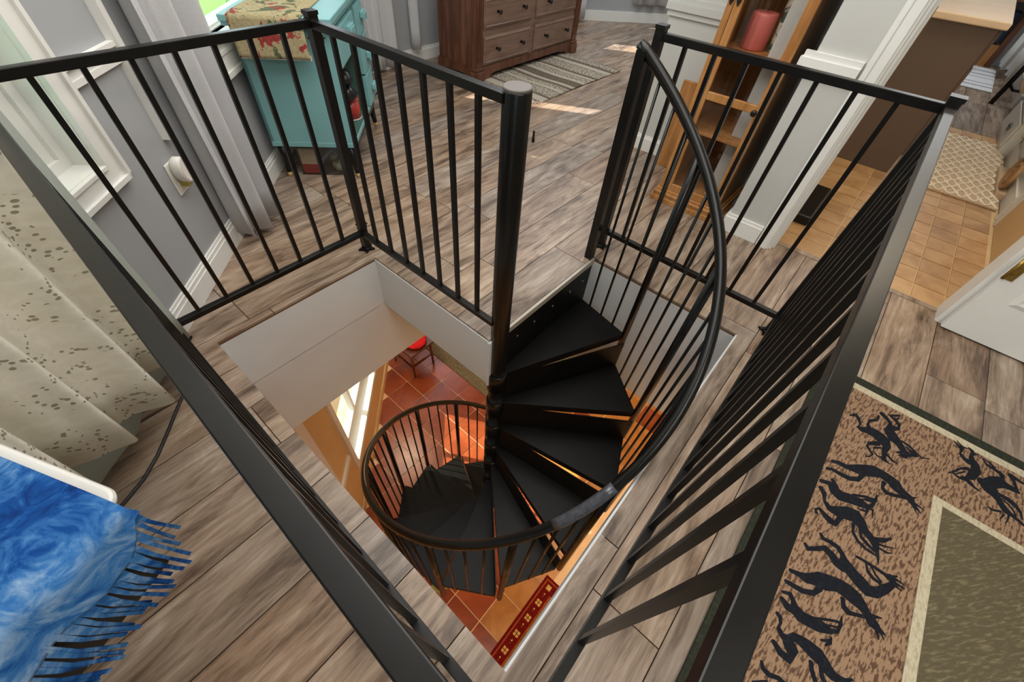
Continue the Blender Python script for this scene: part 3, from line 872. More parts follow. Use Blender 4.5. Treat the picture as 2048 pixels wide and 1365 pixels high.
# landing edge: black face plate with bolts and a pale nosing
m = MB(); m.box(-0.02, 0.742, 0.001, 0.010, -0.30, -0.036); lp = m.build('landing_plate', M['black_tread'], stair)
for bx in (0.12, 0.25, 0.40, 0.55, 0.67):
    m = MB(); m.tube([(bx, 0.002, -0.115), (bx, -0.006, -0.115)], 0.0065, 6); m.build('bolt', M['bolt'], lp)
m = MB(); m.box(0.0, 0.745, -0.004, 0.012, -0.036, -0.004); m.build('nosing', M['nosing'], stair)

# ================================================================ teal cabinet and what belongs to it
def TC(s, t, z): return P(s, t, z)
cab = thing('sewing_cabinet', 'teal painted wooden cabinet with drawers on short black legs under the window', 'cabinet', P(1.70, -1.03, 0))
def cb(s0, s1, t0, t1, z0, z1, name, mat, parent=cab, bevel=0.0, mb=None):
    m = mb or MB(); m.box(s0, s1, t0, t1, z0, z1, TC)
    return m.build(name, mat, parent, bevel=bevel) if name else m
m = MB()
S0, S1, TB, TF = 1.310, 2.10, -1.275, -0.800
cb(S0, S0 + 0.022, TB, TF, 0.19, 0.775, None, None, mb=m); cb(S1 - 0.022, S1, TB, TF, 0.19, 0.775, None, None, mb=m)
cb(S0, S1, TB, TB + 0.02, 0.19, 0.775, None, None, mb=m); cb(S0, S1, TB, TF, 0.19, 0.215, None, None, mb=m)
cb(1.795, 1.815, TB, TF, 0.2, 0.775, None, None, mb=m); cb(S0, S1, TB, TF - 0.01, 0.755, 0.775, None, None, mb=m); cb(S0 + .02, 1.80, TB, TF - 0.01, 0.575, 0.59, None, None, mb=m)
m.build('body', M['teal'], cab, bevel=0.003)
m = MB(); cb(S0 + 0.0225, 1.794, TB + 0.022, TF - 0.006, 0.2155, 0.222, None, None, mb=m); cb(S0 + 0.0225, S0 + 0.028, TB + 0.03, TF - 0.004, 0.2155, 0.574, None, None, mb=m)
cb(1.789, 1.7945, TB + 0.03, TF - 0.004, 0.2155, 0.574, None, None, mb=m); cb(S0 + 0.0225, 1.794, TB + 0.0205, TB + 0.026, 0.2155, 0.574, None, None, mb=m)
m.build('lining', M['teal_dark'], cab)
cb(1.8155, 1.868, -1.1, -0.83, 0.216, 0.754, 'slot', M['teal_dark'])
cb(S0 - 0.002, S0 + 0.004, TB, TF + 0.004, 0.190, 0.218, 'bottom_rail', M['teal'], bevel=0.003)
m = MB(); cb(1.245, 2.15, -1.285, -0.775, 0.795, 0.822, None, None, mb=m); cb(1.26, 2.14, -1.285, -0.785, 0.775, 0.795, None, None, mb=m)
m.build('cabinet_top', M['teal'], cab, bevel=0.004)
d = cb(1.335, 1.79, -0.83, -0.785, 0.592, 0.752, 'drawer', M['teal'], bevel=0.004)
def pull(s, z, parent, w=0.10):
    m = MB(); m.box(s - w / 2, s + w / 2, -0.786, -0.762, z - 0.010, z + 0.022, TC); m.box(s - w / 2, s + w / 2, -0.766, -0.758, z - 0.022, z + 0.012, TC)
    m.build('handle', M['teal'], parent, bevel=0.003)
pull(1.63, 0.70, d)
for z0, z1, zp in ((0.60, 0.752, 0.685), (0.405, 0.590, 0.475), (0.218, 0.395, 0.292)):
    d = cb(1.872, 2.085, -0.83, -0.787, z0, z1, 'drawer', M['teal'], bevel=0.004); pull(2.03, zp, d, 0.085)
for s, t, ds, dt in ((1.34, -1.235, -0.012, -0.004), (1.34, -0.84, -0.012, 0.014), (2.06, -1.235, 0.03, -0.004), (2.06, -0.84, 0.03, 0.014)):
    m = MB(); a, b = Vector(P(s, t, 0.195)), Vector(P(s + ds, t + dt, 0.03)); m.tube([a, b], [0.027, 0.016], 10)
    lg = m.build('leg', M['black'], cab)
    m = MB(); m.tube([b, Vector(P(s + ds * 1.15, t + dt * 1.15, 0.0))], [0.0145, 0.012], 10); m.build('foot', M['wood_leg_tip'], lg)
m = MB(); cb(S0 + 0.02, S1 - 0.02, TF - 0.03, TF - 0.01, 0.150, 0.190, None, None, mb=m); m.build('apron', M['black'], cab)

# floral runner over the end of the cabinet
def runner(u, v):
    t = -1.243 + 0.337 * u
    wob = 0.004 * math.sin(9 * u + 2) * v
    L = 0.75 + 0.155
    d = v * L
    if d < 0.735: return P(2.02 - d * 1.03, t, 0.826 + 0.0015 * math.sin(13 * u + 11 * d))
    e = d - 0.735
    return P(1.246 - 0.0035 - 0.008 * e / .17 + wob * 0.5, t + 0.006 * e, 0.826 - e)
m = MB(); m.grid(runner, 20, 60); ro = m.build('table_runner', M['floral'], None, solid=0.003)
tag(ro, 'floral red and gold cloth runner hanging over the end of the teal cabinet', 'cloth')
m = MB(); m.box(1.2375, 1.2415, -1.235, -0.902, 0.652, 0.674, TC); m.build('hem_band', M['white_cloth'], ro)

# storage box under the cabinet
bx = thing('storage_box', 'clear plastic storage box of packets on the floor under the teal cabinet', 'box', P(1.55, -1.04, 0))
m = MB()
for q in ((1.345, 1.351, -1.17, -0.905, 0.002, 0.17), (1.745, 1.751, -1.17, -0.905, 0.002, 0.17), (1.351, 1.745, -1.17, -1.164, 0.002, 0.17), (1.351, 1.745, -0.911, -0.905, 0.002, 0.17), (1.345, 1.751, -1.17, -0.905, 0.0, 0.004)):
    m.box(*q, TC)
m.build('tub', M['clear_plastic'], bx)
m = MB(); m.box(1.357, 1.375, -1.160, -1.045, 0.006, 0.062, TC); m.build('packet', M['red_tin'], bx)
m = MB(); m.box(1.357, 1.375, -1.160, -1.045, 0.063, 0.155, TC); m.build('packet', M['beige_cloth'], bx)
m = MB(); m.tube([P(1.36, -1.05, 0.05), P(1.36, -1.02, 0.10), P(1.37, -0.98, 0.14), P(1.38, -0.935, 0.15)], 0.010, 8); m.build('blue_strap', plain('slate blue strap', C(72, 92, 122), 0.5), bx)
for i in range(7):
    s, t, z = rng.uniform(1.37, 1.45), rng.uniform(-1.02, -0.93), rng.uniform(0.03, 0.09)
    m = MB(); c = Vector(P(s, t, z)); m.lathe([(0.002, c.z - 0.022), (0.02, c.z - 0.018), (0.024, c.z), (0.016, c.z + 0.02), (0.002, c.z + 0.024)], c.x, c.y, 8)
    m.build('packet', plain('packet %d' % i, random.choice([C(150, 146, 122), C(110, 118, 98), C(176, 168, 144)]), 0.4, var=0.2, scale=30), bx)

# black bags and red tin in the open compartment
m = MB()
pr = [(0.030, 0.223), (0.046, 0.2235), (0.046, 0.226), (0.042, 0.231), (0.042, 0.318), (0.046, 0.323), (0.044, 0.330), (0.030, 0.331)]
c = P(1.665, -0.872)
tin = thing('tin_can', 'shiny red tin at the bottom of the teal cabinet, below the black bags', 'tin', (c[0], c[1], 0.223))
m = MB(); m.lathe([(0.055, 0.223), (0.055, 0.335)], c[0], c[1], 24); m.build('body', M['red_tin'], tin)
m = MB(); m.lathe([(0.0575, 0.2235), (0.0575, 0.230)], c[0], c[1], 24); m.build('rim', M['plate'], tin)
m = MB(); m.lathe([(0.057, 0.328), (0.057, 0.337), (0.05, 0.338)], c[0], c[1], 24); m.build('lid', M['red_tin'], tin)
def blob(cx, cy, z0, z1, r, seed):
    rg = random.Random(seed); m = MB(); rings = []
    for i in range(9):
        u = i / 8; z = z0 + (z1 - z0) * u; rr = r * (0.5 + 0.62 * math.sin(PI * min(1, max(0.02, u * 0.92 + 0.06))))
        rings.append([(cx + rr * (1 + 0.2 * math.sin(3 * a + 4 * u + seed) + rg.uniform(-.09, .09)) * math.cos(a), cy + rr * (1 + rg.uniform(-.12, .12)) * math.sin(a), z + rg.uniform(-.004, .004)) for a in [2 * PI * j / 14 for j in range(14)]])
    m.ring_loft(rings); return m
for i, (s, t, z0, z1, r, lab) in enumerate(((1.62, -0.875, 0.339, 0.425, 0.062, 'black plastic bag resting on the red tin'), (1.615, -0.88, 0.427, 0.505, 0.058, 'black plastic bag in the middle of the stack in the teal cabinet'), (1.605, -0.885, 0.507, 0.572, 0.052, 'topmost black plastic bag just under the teal drawer'))):
    c = P(s, t); o = blob(c[0], c[1], z0, z1, r, i + 3).build('plastic_bag', M['black_bag']); tag(o, lab, 'bag', 'black bags in the teal cabinet')
m = MB(); m.tube([(1.05, 2.36, 0.006), (1.10, 2.42, 0.008), (1.172, 2.494, 0.008), (1.27, 2.556, 0.006), (1.36, 2.60, 0.005)], 0.006, 8)
tag(m.build('power_cord', M['cord']), 'short dark cord on the floor at the far foot of the teal cabinet', 'cord')
m = MB(); m.tube([(x, y, 0.006) for x, y in ((-0.98, 0.70), (-1.036, 0.652), (-1.082, 0.6), (-1.139, 0.53), (-1.202, 0.457), (-1.263, 0.403), (-1.324, 0.369), (-1.40, 0.34))], 0.0055, 8)
tag(m.build('power_cord', M['cord']), 'dark cord running over the floor from the blue fringe to the railing', 'cord')

# ================================================================ brown dresser
dr = thing('dresser', 'brown wooden dresser with paired drawers and dark knobs against the gray wall', 'dresser', (2.91, 2.45, 0))
X0, X1, YF, YB, HD = 2.12, 3.70, 2.205, 2.70, 0.96
m = MB(); m.box(X0 + 0.02, X1 - 0.02, YF + 0.03, YB, 0.10, HD); m.box(X0 + 0.06, X1 - 0.06, YF + 0.04, YB, 0.06, 0.10)
m.build('carcass', M['cherry'], dr, bevel=0.003)
m = MB(); m.box(X0 - 0.03, X1 + 0.03, YF - 0.03, YB + 0.01, HD, HD + 0.03); m.build('dresser_top', M['cherry'], dr, bevel=0.006)
m = MB(); m.box(X0 + 0.10, X1 - 0.10, YF + 0.012, YF + 0.03, 0.115, HD); m.build('face_frame', M['cherry_front'], dr)
for xc in (X0 + 0.045, X1 - 0.045):
    m = MB(); m.box(xc - 0.04, xc + 0.04, YF, YF + 0.06, 0.115, HD)
    for q in (-0.022, 0.0, 0.022): m.box(xc + q - 0.006, xc + q + 0.006, YF - 0.008, YF + 0.01, 0.16, HD - 0.04)
    m.build('pilaster', M['cherry'], dr, bevel=0.003)
    m = MB(); m.box(xc - 0.055, xc + 0.055, YF - 0.02, YF + 0.07, 0.0, 0.085); m.box(xc - 0.049, xc + 0.049, YF - 0.012, YF + 0.065, 0.085, 0.115)
    m.build('foot', M['cherry'], dr, bevel=0.008)
m = MB(); m.prism([(X0 + 0.09, 0.115), (X0 + 0.09, 0.0), (X0 + 0.17, 0.0), (X0 + 0.20, 0.035), (X0 + 0.26, 0.05), (X1 - 0.26, 0.05), (X1 - 0.20, 0.035), (X1 - 0.17, 0.0), (X1 - 0.09, 0.0), (X1 - 0.09, 0.115)], YF, YF + 0.02)
m.v = [(x, z, y) for x, y, z in m.v]; m.f = [f[::-1] for f in m.f]
m.build('base_rail', M['cherry'], dr)
m = MB()
m.prism([(YB, 0.115), (YB, 0.0), (YB - 0.08, 0.0), (YB - 0.11, 0.05), (YF + 0.15, 0.05), (YF + 0.10, 0.03), (YF + 0.05, 0.03), (YF + 0.05, 0.115)], X0 + 0.0, X0 + 0.02)
m.v = [(z, x, y) for x, y, z in m.v]; m.build('side_rail', M['cherry'], dr)
m = MB(); m.box(X0 - 0.008, X0 + 0.02, YB - 0.09, YB, 0, 0.11); m.build('foot', M['cherry'], dr, bevel=0.006)
def drawer(x0, x1, z0, z1):
    m = MB(); m.box(x0, x1, YF + 0.002, YF + 0.02, z0, z1)
    e, y0, y1 = 0.020, YF + 0.002, YF - 0.010
    vs = [(x0, y0, z0), (x1, y0, z0), (x1, y0, z1), (x0, y0, z1), (x0 + e, y1, z0 + e), (x1 - e, y1, z0 + e), (x1 - e, y1, z1 - e), (x0 + e, y1, z1 - e),
          (x0 + e + .008, y1 + .006, z0 + e + .008), (x1 - e - .008, y1 + .006, z0 + e + .008), (x1 - e - .008, y1 + .006, z1 - e - .008), (x0 + e + .008, y1 + .006, z1 - e - .008)]
    fs = [(i, (i + 1) % 4, (i + 1) % 4 + 4, i + 4) for i in range(4)] + [(i + 4, (i + 1) % 4 + 4, (i + 1) % 4 + 8, i + 8) for i in range(4)] + [(8, 9, 10, 11)]
    m.add(vs, fs); d = m.build('drawer', M['cherry_front'], dr)
    zc = (z0 + z1) / 2 + 0.005; w = x1 - x0
    for xc in (x0 + w * 0.26, x1 - w * 0.21):
        k = MB()
        k.tube([(xc, y1 + .006, zc), (xc, y1 - 0.012, zc), (xc, y1 - 0.016, zc), (xc, y1 - 0.026, zc), (xc, y1 - 0.034, zc), (xc, y1 - 0.037, zc)], [0.013, 0.007, 0.009, 0.018, 0.017, 0.006], 12)
        k.build('knob', M['dark_knob'], d)
for z0, z1 in ((0.122, 0.338), (0.388, 0.605), (0.655, 0.90)):
    drawer(2.222, 2.872, z0, z1); drawer(2.936, 3.598, z0, z1)

# woven striped rug in front of the dresser
rg = thing('striped_rug', 'small cream and brown striped woven rug with fringe in front of the dresser', 'rug', (2.88, 1.91, 0))
bands = [('weave_cream', .10), ('weave_dark', .03), ('weave_tick', .16), ('weave_cream', .05), ('weave_tick', .08), ('weave_dark', .04), ('weave_cream', .05), ('weave_dark', .12), ('weave_cream', .06), ('weave_tick', .10), ('weave_cream', .05), ('weave_dark', .04), ('weave_tick', .18), ('weave_cream', .08), ('weave_dark', .05), ('weave_tick', .10)]
tot = sum(b for _, b in bands); x = 2.235
for k, (mt, w) in enumerate(bands):
    w = w * 1.29 / tot
    m = MB(); m.grid(lambda u, v, x=x, w=w: (x + w * u + 0.004 * math.sin(9 * v), 1.515 + 0.785 * v + 0.01 * math.sin(3 * (x + w * u)), 0.005 + 0.0025 * math.sin(PI * u) + 0.002 * math.sin(8 * v + x * 5)), 4, 16)
    m.build('woven_band', M[mt], rg, solid=0.006); x += w
for xe, sg in ((2.232, -1), (3.528, 1)):
    for i in range(44):
        y = 1.53 + 0.755 * i / 43 + rng.uniform(-.004, .004)
        m = MB(); m.tube([(xe, y, 0.005), (xe + sg * 0.03, y + rng.uniform(-.012, .012), 0.004), (xe + sg * rng.uniform(0.05, 0.065), y + rng.uniform(-.02, .02), 0.0035)], 0.003, 5)
        m.build('fringe_strand', M['weave_cream'], rg)

# ================================================================ tall oak cabinet and its contents
cu = thing('display_cabinet', 'tall narrow honey oak display cabinet with glass door and dark knob', 'cabinet', (1.76, -0.12, 0))
FX, BXc, YR, YL = 1.550, 1.985, -0.305, 0.062
HC = 1.95
def ob(x0, x1, y0, y1, z0, z1, name, mat, parent, bevel=0.003):
    m = MB(); m.box(x0, x1, y0, y1, z0, z1); return m.build(name, M[mat], parent, bevel=bevel)
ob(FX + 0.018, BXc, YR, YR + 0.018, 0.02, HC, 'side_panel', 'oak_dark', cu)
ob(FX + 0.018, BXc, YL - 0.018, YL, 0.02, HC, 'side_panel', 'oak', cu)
ob(BXc - 0.012, BXc, YR + 0.018, YL - 0.018, 0.02, HC, 'back_panel', 'oak', cu)
m = MB()
for e, z0, z1 in ((0.030, 0.0, 0.030), (0.020, 0.030, 0.045), (0.024, 0.045, 0.060), (0.010, 0.060, 0.075)):
    m.box(FX - e, FX + 0.05, YR - e, YL + e, z0, z1); m.box(FX + 0.05, BXc, YR - e, YR + 0.018, z0, z1); m.box(FX + 0.05, BXc, YL - 0.018, YL + e, z0, z1)
m.build('base_molding', M['oak'], cu, bevel=0.003)
m = MB(); m.box(FX - 0.03, BXc, YR - 0.03, YL + 0.03, HC, HC + 0.05); m.build('crown', M['oak'], cu, bevel=0.01)
for z in (0.085, 0.432, 0.800, 1.22, 1.60): ob(FX + 0.022, BXc - 0.013, YR + 0.019, YL - 0.019, z - 0.016, z, 'shelf', 'oak', cu, 0.002)
ob(FX, FX + 0.018, YL - 0.030, YL, 0.075, HC, 'face_stile', 'oak', cu)
dr_ = ob(FX, FX + 0.018, YR, YR + 0.046, 0.075, HC - 0.02, 'door', 'oak', cu)
for a, b, z0, z1 in ((YL - 0.068, YL - 0.032, 0.075, HC - 0.02), (YR + 0.046, YL - 0.068, 0.075, 0.118), (YR + 0.046, YL - 0.068, 0.590, 0.628), (YR + 0.046, YL - 0.068, HC - 0.07, HC - 0.02)):
    ob(FX, FX + 0.018, a, b, z0, z1, 'door_rail', 'oak', dr_)
for z0, z1 in ((0.118, 0.590), (0.628, HC - 0.07)):
    m = MB(); m.box(FX + 0.008, FX + 0.011, YR + 0.044, YL - 0.066, z0 - 0.002, z1 + 0.002); m.build('glass_pane', M['cabinet_glass'], dr_)
m = MB(); m.tube([(FX, -0.262, 0.600), (FX - 0.012, -0.262, 0.600), (FX - 0.016, -0.262, 0.600), (FX - 0.026, -0.262, 0.600), (FX - 0.03, -0.262, 0.600)], [0.006, 0.006, 0.015, 0.015, 0.006], 14); m.build('knob', M['dark_knob'], dr_)
for y in (YL - 0.016, YL - 0.050):
    m = MB(); m.prism([(0, 0.028), (0.009, 0.012), (0.005, 0.0), (0.011, -0.014), (0.0, -0.034), (-0.011, -0.014), (-0.005, 0.0), (-0.009, 0.012)], 0, 0.006)
    m.v = [(FX - c, y + a, 1.005 + b) for a, b, c in m.v]; m.build('drop_pull', M['dark_knob'], cu)

c = thing('candle', 'pink cylinder candle on the upper shelf of the oak cabinet', 'candle', (1.735, -0.075, 0.800))
m = MB(); m.lathe([(0.055, 0.8005), (0.059, 0.806), (0.059, 0.935), (0.056, 0.945), (0.040, 0.947)], 1.735, -0.075, 28); m.build('wax', M['pink'], c)
m = MB(); m.tube([(1.735, -0.075, 0.946), (1.737, -0.074, 0.962)], 0.002, 6); m.build('wick', M['cord'], c)
m = MB(); m.lathe([(0.028, 0.8005), (0.030, 0.806), (0.031, 0.90), (0.035, 0.97), (0.033, 1.03), (0.024, 1.08), (0.026, 1.12), (0.020, 1.12), (0.018, 1.08)], 1.765, -0.172, 24)
tag(m.build('vase', M['floral_vase']), 'slender floral ceramic vase between the pink candle and the green tin', 'vase')
c = thing('canister', 'dark green tin at the right of the upper shelf in the oak cabinet', 'tin', (1.86, -0.215, 0.800))
m = MB(); m.lathe([(0.050, 0.8005), (0.050, 0.905)], 1.86, -0.222, 24); m.build('body', M['green_can'], c)
m = MB(); m.lathe([(0.052, 0.898), (0.052, 0.915), (0.046, 0.917)], 1.86, -0.222, 24); m.build('lid', M['plate'], c)
# board leaning beside the cabinet
bd = thing('wooden_board', 'honey colored wooden board standing against the wall, left of the oak cabinet', 'board', (1.99, 0.19, 0))
m = MB(); m.box(1.965, 1.985, 0.072, 0.285, 0.0, 0.53); m.build('board', M['oak'], bd, bevel=0.003)
m = MB(); m.box(1.955, 1.966, 0.078, 0.094, 0.06, 0.12); m.build('latch', M['dark_knob'], bd)
# scrap of patterned box between the cabinet and the wall end
m = MB(); m.box(1.70, 1.84, -0.362, -0.345, 0.0, 0.085); tag(m.build('gray_card', plain('speckled gray card', C(104, 96, 88), 0.8, var=0.4, scale=60)), 'small speckled gray card wedged right of the oak cabinet by the baseboard', 'card')

m = MB(); m.lathe([(0.012, 0.0), (0.011, 0.028), (0.008, 0.034), (0.009, 0.075), (0.004, 0.080)], 1.579, 1.092, 12)
tag(m.build('floor_peg', M['black']), 'tiny black peg standing on the planks behind the center pole', 'peg')

# ================================================================ outlet with night light
ol = thing('outlet_plate', 'white electrical outlet plate low on the gray wall between the windows', 'outlet', P(0.488, TW, 0.435))
m = MB(); wallbox(m, 0.449, 0.527, TW, TW + 0.007, 0.372, 0.500); m.build('plate', M['plate'], ol, bevel=0.003)
m = MB(); wallbox(m, 0.468, 0.508, TW + 0.006, TW + 0.010, 0.385, 0.425); m.build('socket', M['plate'], ol, bevel=0.002)
for a in (0.480, 0.494):
    m = MB(); wallbox(m, a - 0.0015, a + 0.0015, TW + 0.0098, TW + 0.0106, 0.400, 0.412); m.build('slot', M['cord'], ol)
nl = thing('night_light', 'white plug-in night light with an amber lens on the outlet plate', 'night light', P(0.488, TW + 0.01, 0.46))
m = MB()
rings = []
for d, k in ((0.008, 0.55), (0.014, 0.8), (0.026, 1.0), (0.050, 1.0), (0.055, 0.94)):
    rings.append([P(0.488 + 0.034 * k * math.cos(a), TW + d, 0.468 + 0.052 * k * math.sin(a)) for a in [2 * PI * j / 22 for j in range(22)]])
m.ring_loft(rings[::1]); m.build('housing', M['plate'], nl)
m = MB(); m.ring_loft([[P(0.488 + 0.029 * math.cos(a), TW + d, 0.47 + 0.046 * math.sin(a)) for a in [2 * PI * j / 22 for j in range(22)]] for d in (0.054, 0.058)]); m.build('cover', M['plate'], nl)
m = MB(); wallbox(m, 0.466, 0.500, TW + 0.018, TW + 0.048, 0.406, 0.428); m.build('lens', M['amber'], nl, bevel=0.004)

# ================================================================ curtains
def curtain(name, label, s0, s1, t0, z0, z1, mat, folds, amp, flare=1.0, phase=0.0, nu=160, nv=14, bottom=None, uv=False, s_skew=0.0, solid=0.0015, T=None, group=None, sharp=1.0, t1=None):
    L = (s1 - s0)
    T = T or (lambda s, t, z: P(s, t, z))
    def wav(u, v):
        t_ = (t1 - t0) * u if t1 is not None else 0.0
        return t_ + wav0(u, v)
    def wav0(u, v):
        a = 2 * PI * folds * u + phase + 0.7 * math.sin(5.1 * u + phase)
        w = math.sin(a)
        w = math.copysign(abs(w) ** sharp, w)
        return amp * (0.55 + 0.45 * (1 - v) * flare) * (w + 0.25 * math.sin(2.3 * a + 1))
    def fn(u, v):
        zb = z0 + (bottom(u) if bottom else 0)
        z = zb + (z1 - zb) * v
        s = s0 + L * u + s_skew * (1 - v) * (u - 0.5)
        return T(s, t0 + wav(u, v), z)
    m = MB(); m.grid(fn, nu, nv, True, (lambda u, v: (u * (L * 1.6), v * (z1 - z0))) if uv else None)
    o = m.build(name, mat, None, solid=solid)
    return tag(o, label, 'curtain', group)
gc = curtain('curtain', 'long gray curtain in deep folds hanging left of the teal cabinet', 0.558, 0.955, -1.262, 0.035, 2.1, M['gray_curtain'], 2.8, 0.054, 1.1, 0.6, bottom=lambda u: 0.012 * math.sin(9 * u), s_skew=-0.12, t1=-1.185, sharp=0.8)
curtain('curtain', 'pale green gray liner curtain behind the cream lace, beside the white window frame', -0.90, -0.115, -1.225, 0.085, 2.1, M['liner'], 2.2, 0.016, 1.0, 1.9, bottom=lambda u: 0.01 * math.sin(5 * u), s_skew=0.11)
lc = curtain('curtain', 'cream lace curtain with leaf and dot openwork, nearest the camera', -0.72, -0.225, -1.140, 0.205, 2.1, M['lace'], 3.8, 0.046, 1.3, 0.2, nu=240, bottom=lambda u: 0.035 * math.sin(6.5 * u + 0.6), uv=True, s_skew=0.10)
curtain('curtain', 'pale white curtain in the corner beyond the teal cabinet', 1.42, 1.86, 2.955, 0.03, 2.3, M['white_curtain'], 3.2, 0.03, 1.0, 0.0, nu=90, T=lambda s, t, z: (s, t, z))
curtain('curtain', 'thin white curtain edge hanging directly left of the dresser', 2.02, 2.115, 2.94, 0.12, 2.3, M['white_curtain'], 1.0, 0.02, 1.0, 0.0, nu=30, T=lambda s, t, z: (s, t, z))
curtain('curtain', 'sheer white curtain just right of the dresser', 3.86, 4.95, 2.93, 0.03, 2.3, M['white_curtain'], 6.2, 0.03, 1.0, 0.0, nu=140, T=lambda s, t, z: (s, t, z))
curtain('curtain', 'white tieback curtain at the far end of the room', -0.05, 0.42, -0.06, 0.20, 2.3, M['white_curtain'], 3.2, 0.03, 1.0, 0.0, nu=90, T=lambda s, t, z: P(5.64 + t, 2.1 + s, z))

# ================================================================ white table with the blue shawl
TO = Vector((-1.118, -0.195, 0)); E1 = Vector((-0.405, 0.914, 0)); E2 = Vector((-0.914, -0.405, 0))
def TT(a, b, z): return tuple(TO + E1 * a + E2 * b + Vector((0, 0, z)))
tb = thing('side_table', 'white topped table with a black frame under the blue shawl', 'table', TT(0.3, 0.35, 0))
def rrect(a0, a1, b0, b1, r, n=6):
    pts = []
    for ca, cb_, st in ((a1 - r, b1 - r, 0), (a0 + r, b1 - r, 90), (a0 + r, b0 + r, 180), (a1 - r, b0 + r, 270)):
        for i in range(n + 1):
            w = R(st + 90 * i / n); pts.append((ca + r * math.cos(w), cb_ + r * math.sin(w)))
    return pts
m = MB(); m.prism([TT(a, b, 0)[:2] for a, b in rrect(0.0, 0.60, 0.0, 0.80, 0.03)], 0.691, 0.705); m.build('tabletop', M['white_trim'], tb, bevel=0.006)
m = MB(); m.box(0.035, 0.57, 0.05, 0.76, 0.455, 0.690, TT); m.build('frame', M['black'], tb, bevel=0.004)
for a, b in ((0.30, 0.40), (0.54, 0.30), (0.12, 0.73), (0.54, 0.73)):
    m = MB(); m.box(a - 0.018, a + 0.018, b - 0.018, b + 0.018, 0, 0.456, TT); m.build('leg', M['black'], tb)

def hem(b): return 0.628 if b > 0.075 else 0.628 + (0.060) * (1 - max(0, b - 0.028) / 0.047) ** 1.5
def shawl(u, v):
    b = 0.016 + 0.79 * u
    LA = 0.60; zt = 0.7125
    drop = zt - hem(b)
    bul = 0.012 + 0.006 * math.sin(22 * u) + 0.004 * math.sin(51 * u + 1)
    if v < 0.6: return TT(0.57 - (0.57 - 0.02) * v / 0.6, b, zt + 0.002 * math.sin(30 * u + 9 * v) + 0.0035 + 0.003 * math.sin(14 * v + 5 * u))
    if v < 0.75:
        w = (v - 0.6) / 0.15 * PI / 2; r = 0.028
        return TT(0.02 - r * math.sin(w) - bul * math.sin(w), b, zt + 0.0035 - min(r, drop * 0.4) * (1 - math.cos(w)))
    k = (v - 0.75) / 0.25; z1 = zt + 0.0035 - min(0.028, drop * 0.4)
    return TT(-0.008 - bul - 0.006 * k, b - 0.004 * k, z1 + (hem(b) - z1) * k)
m = MB(); m.grid(shawl, 70, 40)
sh = tag(m.build('shawl', M['tiedye'], None, solid=0.003), 'blue tie dyed shawl with long fringe draped over the white table', 'shawl')
for i in range(62):
    b = 0.020 + 0.50 * i / 61 + rng.uniform(-.003, .003)
    z0 = hem(b) + 0.012; ln = rng.uniform(0.150, 0.180)
    a0 = -0.022 - (0.006 * math.sin(22 * (b - .026) / .62)); da = rng.uniform(0.010, 0.022); db = rng.uniform(-.008, .008) - 0.012
    w = 0.0042
    m = MB()
    pts = [(a0, b, z0), (a0 - 0.002, b + db * 0.2, z0 - ln * 0.35), (a0 + da * 0.5, b + db * 0.6, z0 - ln * 0.7), (a0 + da, b + db, z0 - ln)]
    rings = []
    for (a, bb, z), ww in zip(pts, (0.0046, 0.0028, 0.0026, 0.0032)):
        rings.append([TT(a - 0.0012, bb - ww, z), TT(a - 0.0012, bb + ww, z), TT(a + 0.0012, bb + ww, z), TT(a + 0.0012, bb - ww, z)])
    m.ring_loft(rings, smooth=False)
    m.build('fringe_strand', M['tiedye'], sh)

# ================================================================ patterned rug with running lizards
lz = thing('area_rug', 'tan area rug with running black lizard figures and a dark green border', 'rug', (-0.3, -2.0, 0))
RX, RY = 0.863, -1.112
RX0, RY0 = -1.7, -3.4
def frame(m, i0, i1, z0, z1):
    m.box(RX0, RX - i0, RY - i1, RY - i0, z0, z1); m.box(RX - i1, RX - i0, RY0, RY - i1, z0, z1)
m = MB(); frame(m, 0.0, 0.045, 0.0005, 0.0105); m.build('border_band', M['rug_green'], lz, bevel=0.003)
m = MB(); frame(m, 0.045, 0.079, 0.0005, 0.0095); m.build('cream_band', M['rug_cream'], lz)
m = MB(); m.box(RX0, RX - 0.079, RY0, RY - 0.079, 0.0005, 0.0098); m.build('tan_field', M['rug_tan'], lz)
m = MB(); m.box(RX0, 0.475, -1.586, -1.557, 0.009, 0.0125); m.box(0.448, 0.475, RY0, -1.586, 0.009, 0.0125); m.build('cream_band', M['rug_cream'], lz)
m = MB(); m.box(RX0, 0.448, RY0, -1.586, 0.009, 0.0115); m.build('olive_field', M['rug_olive'], lz)
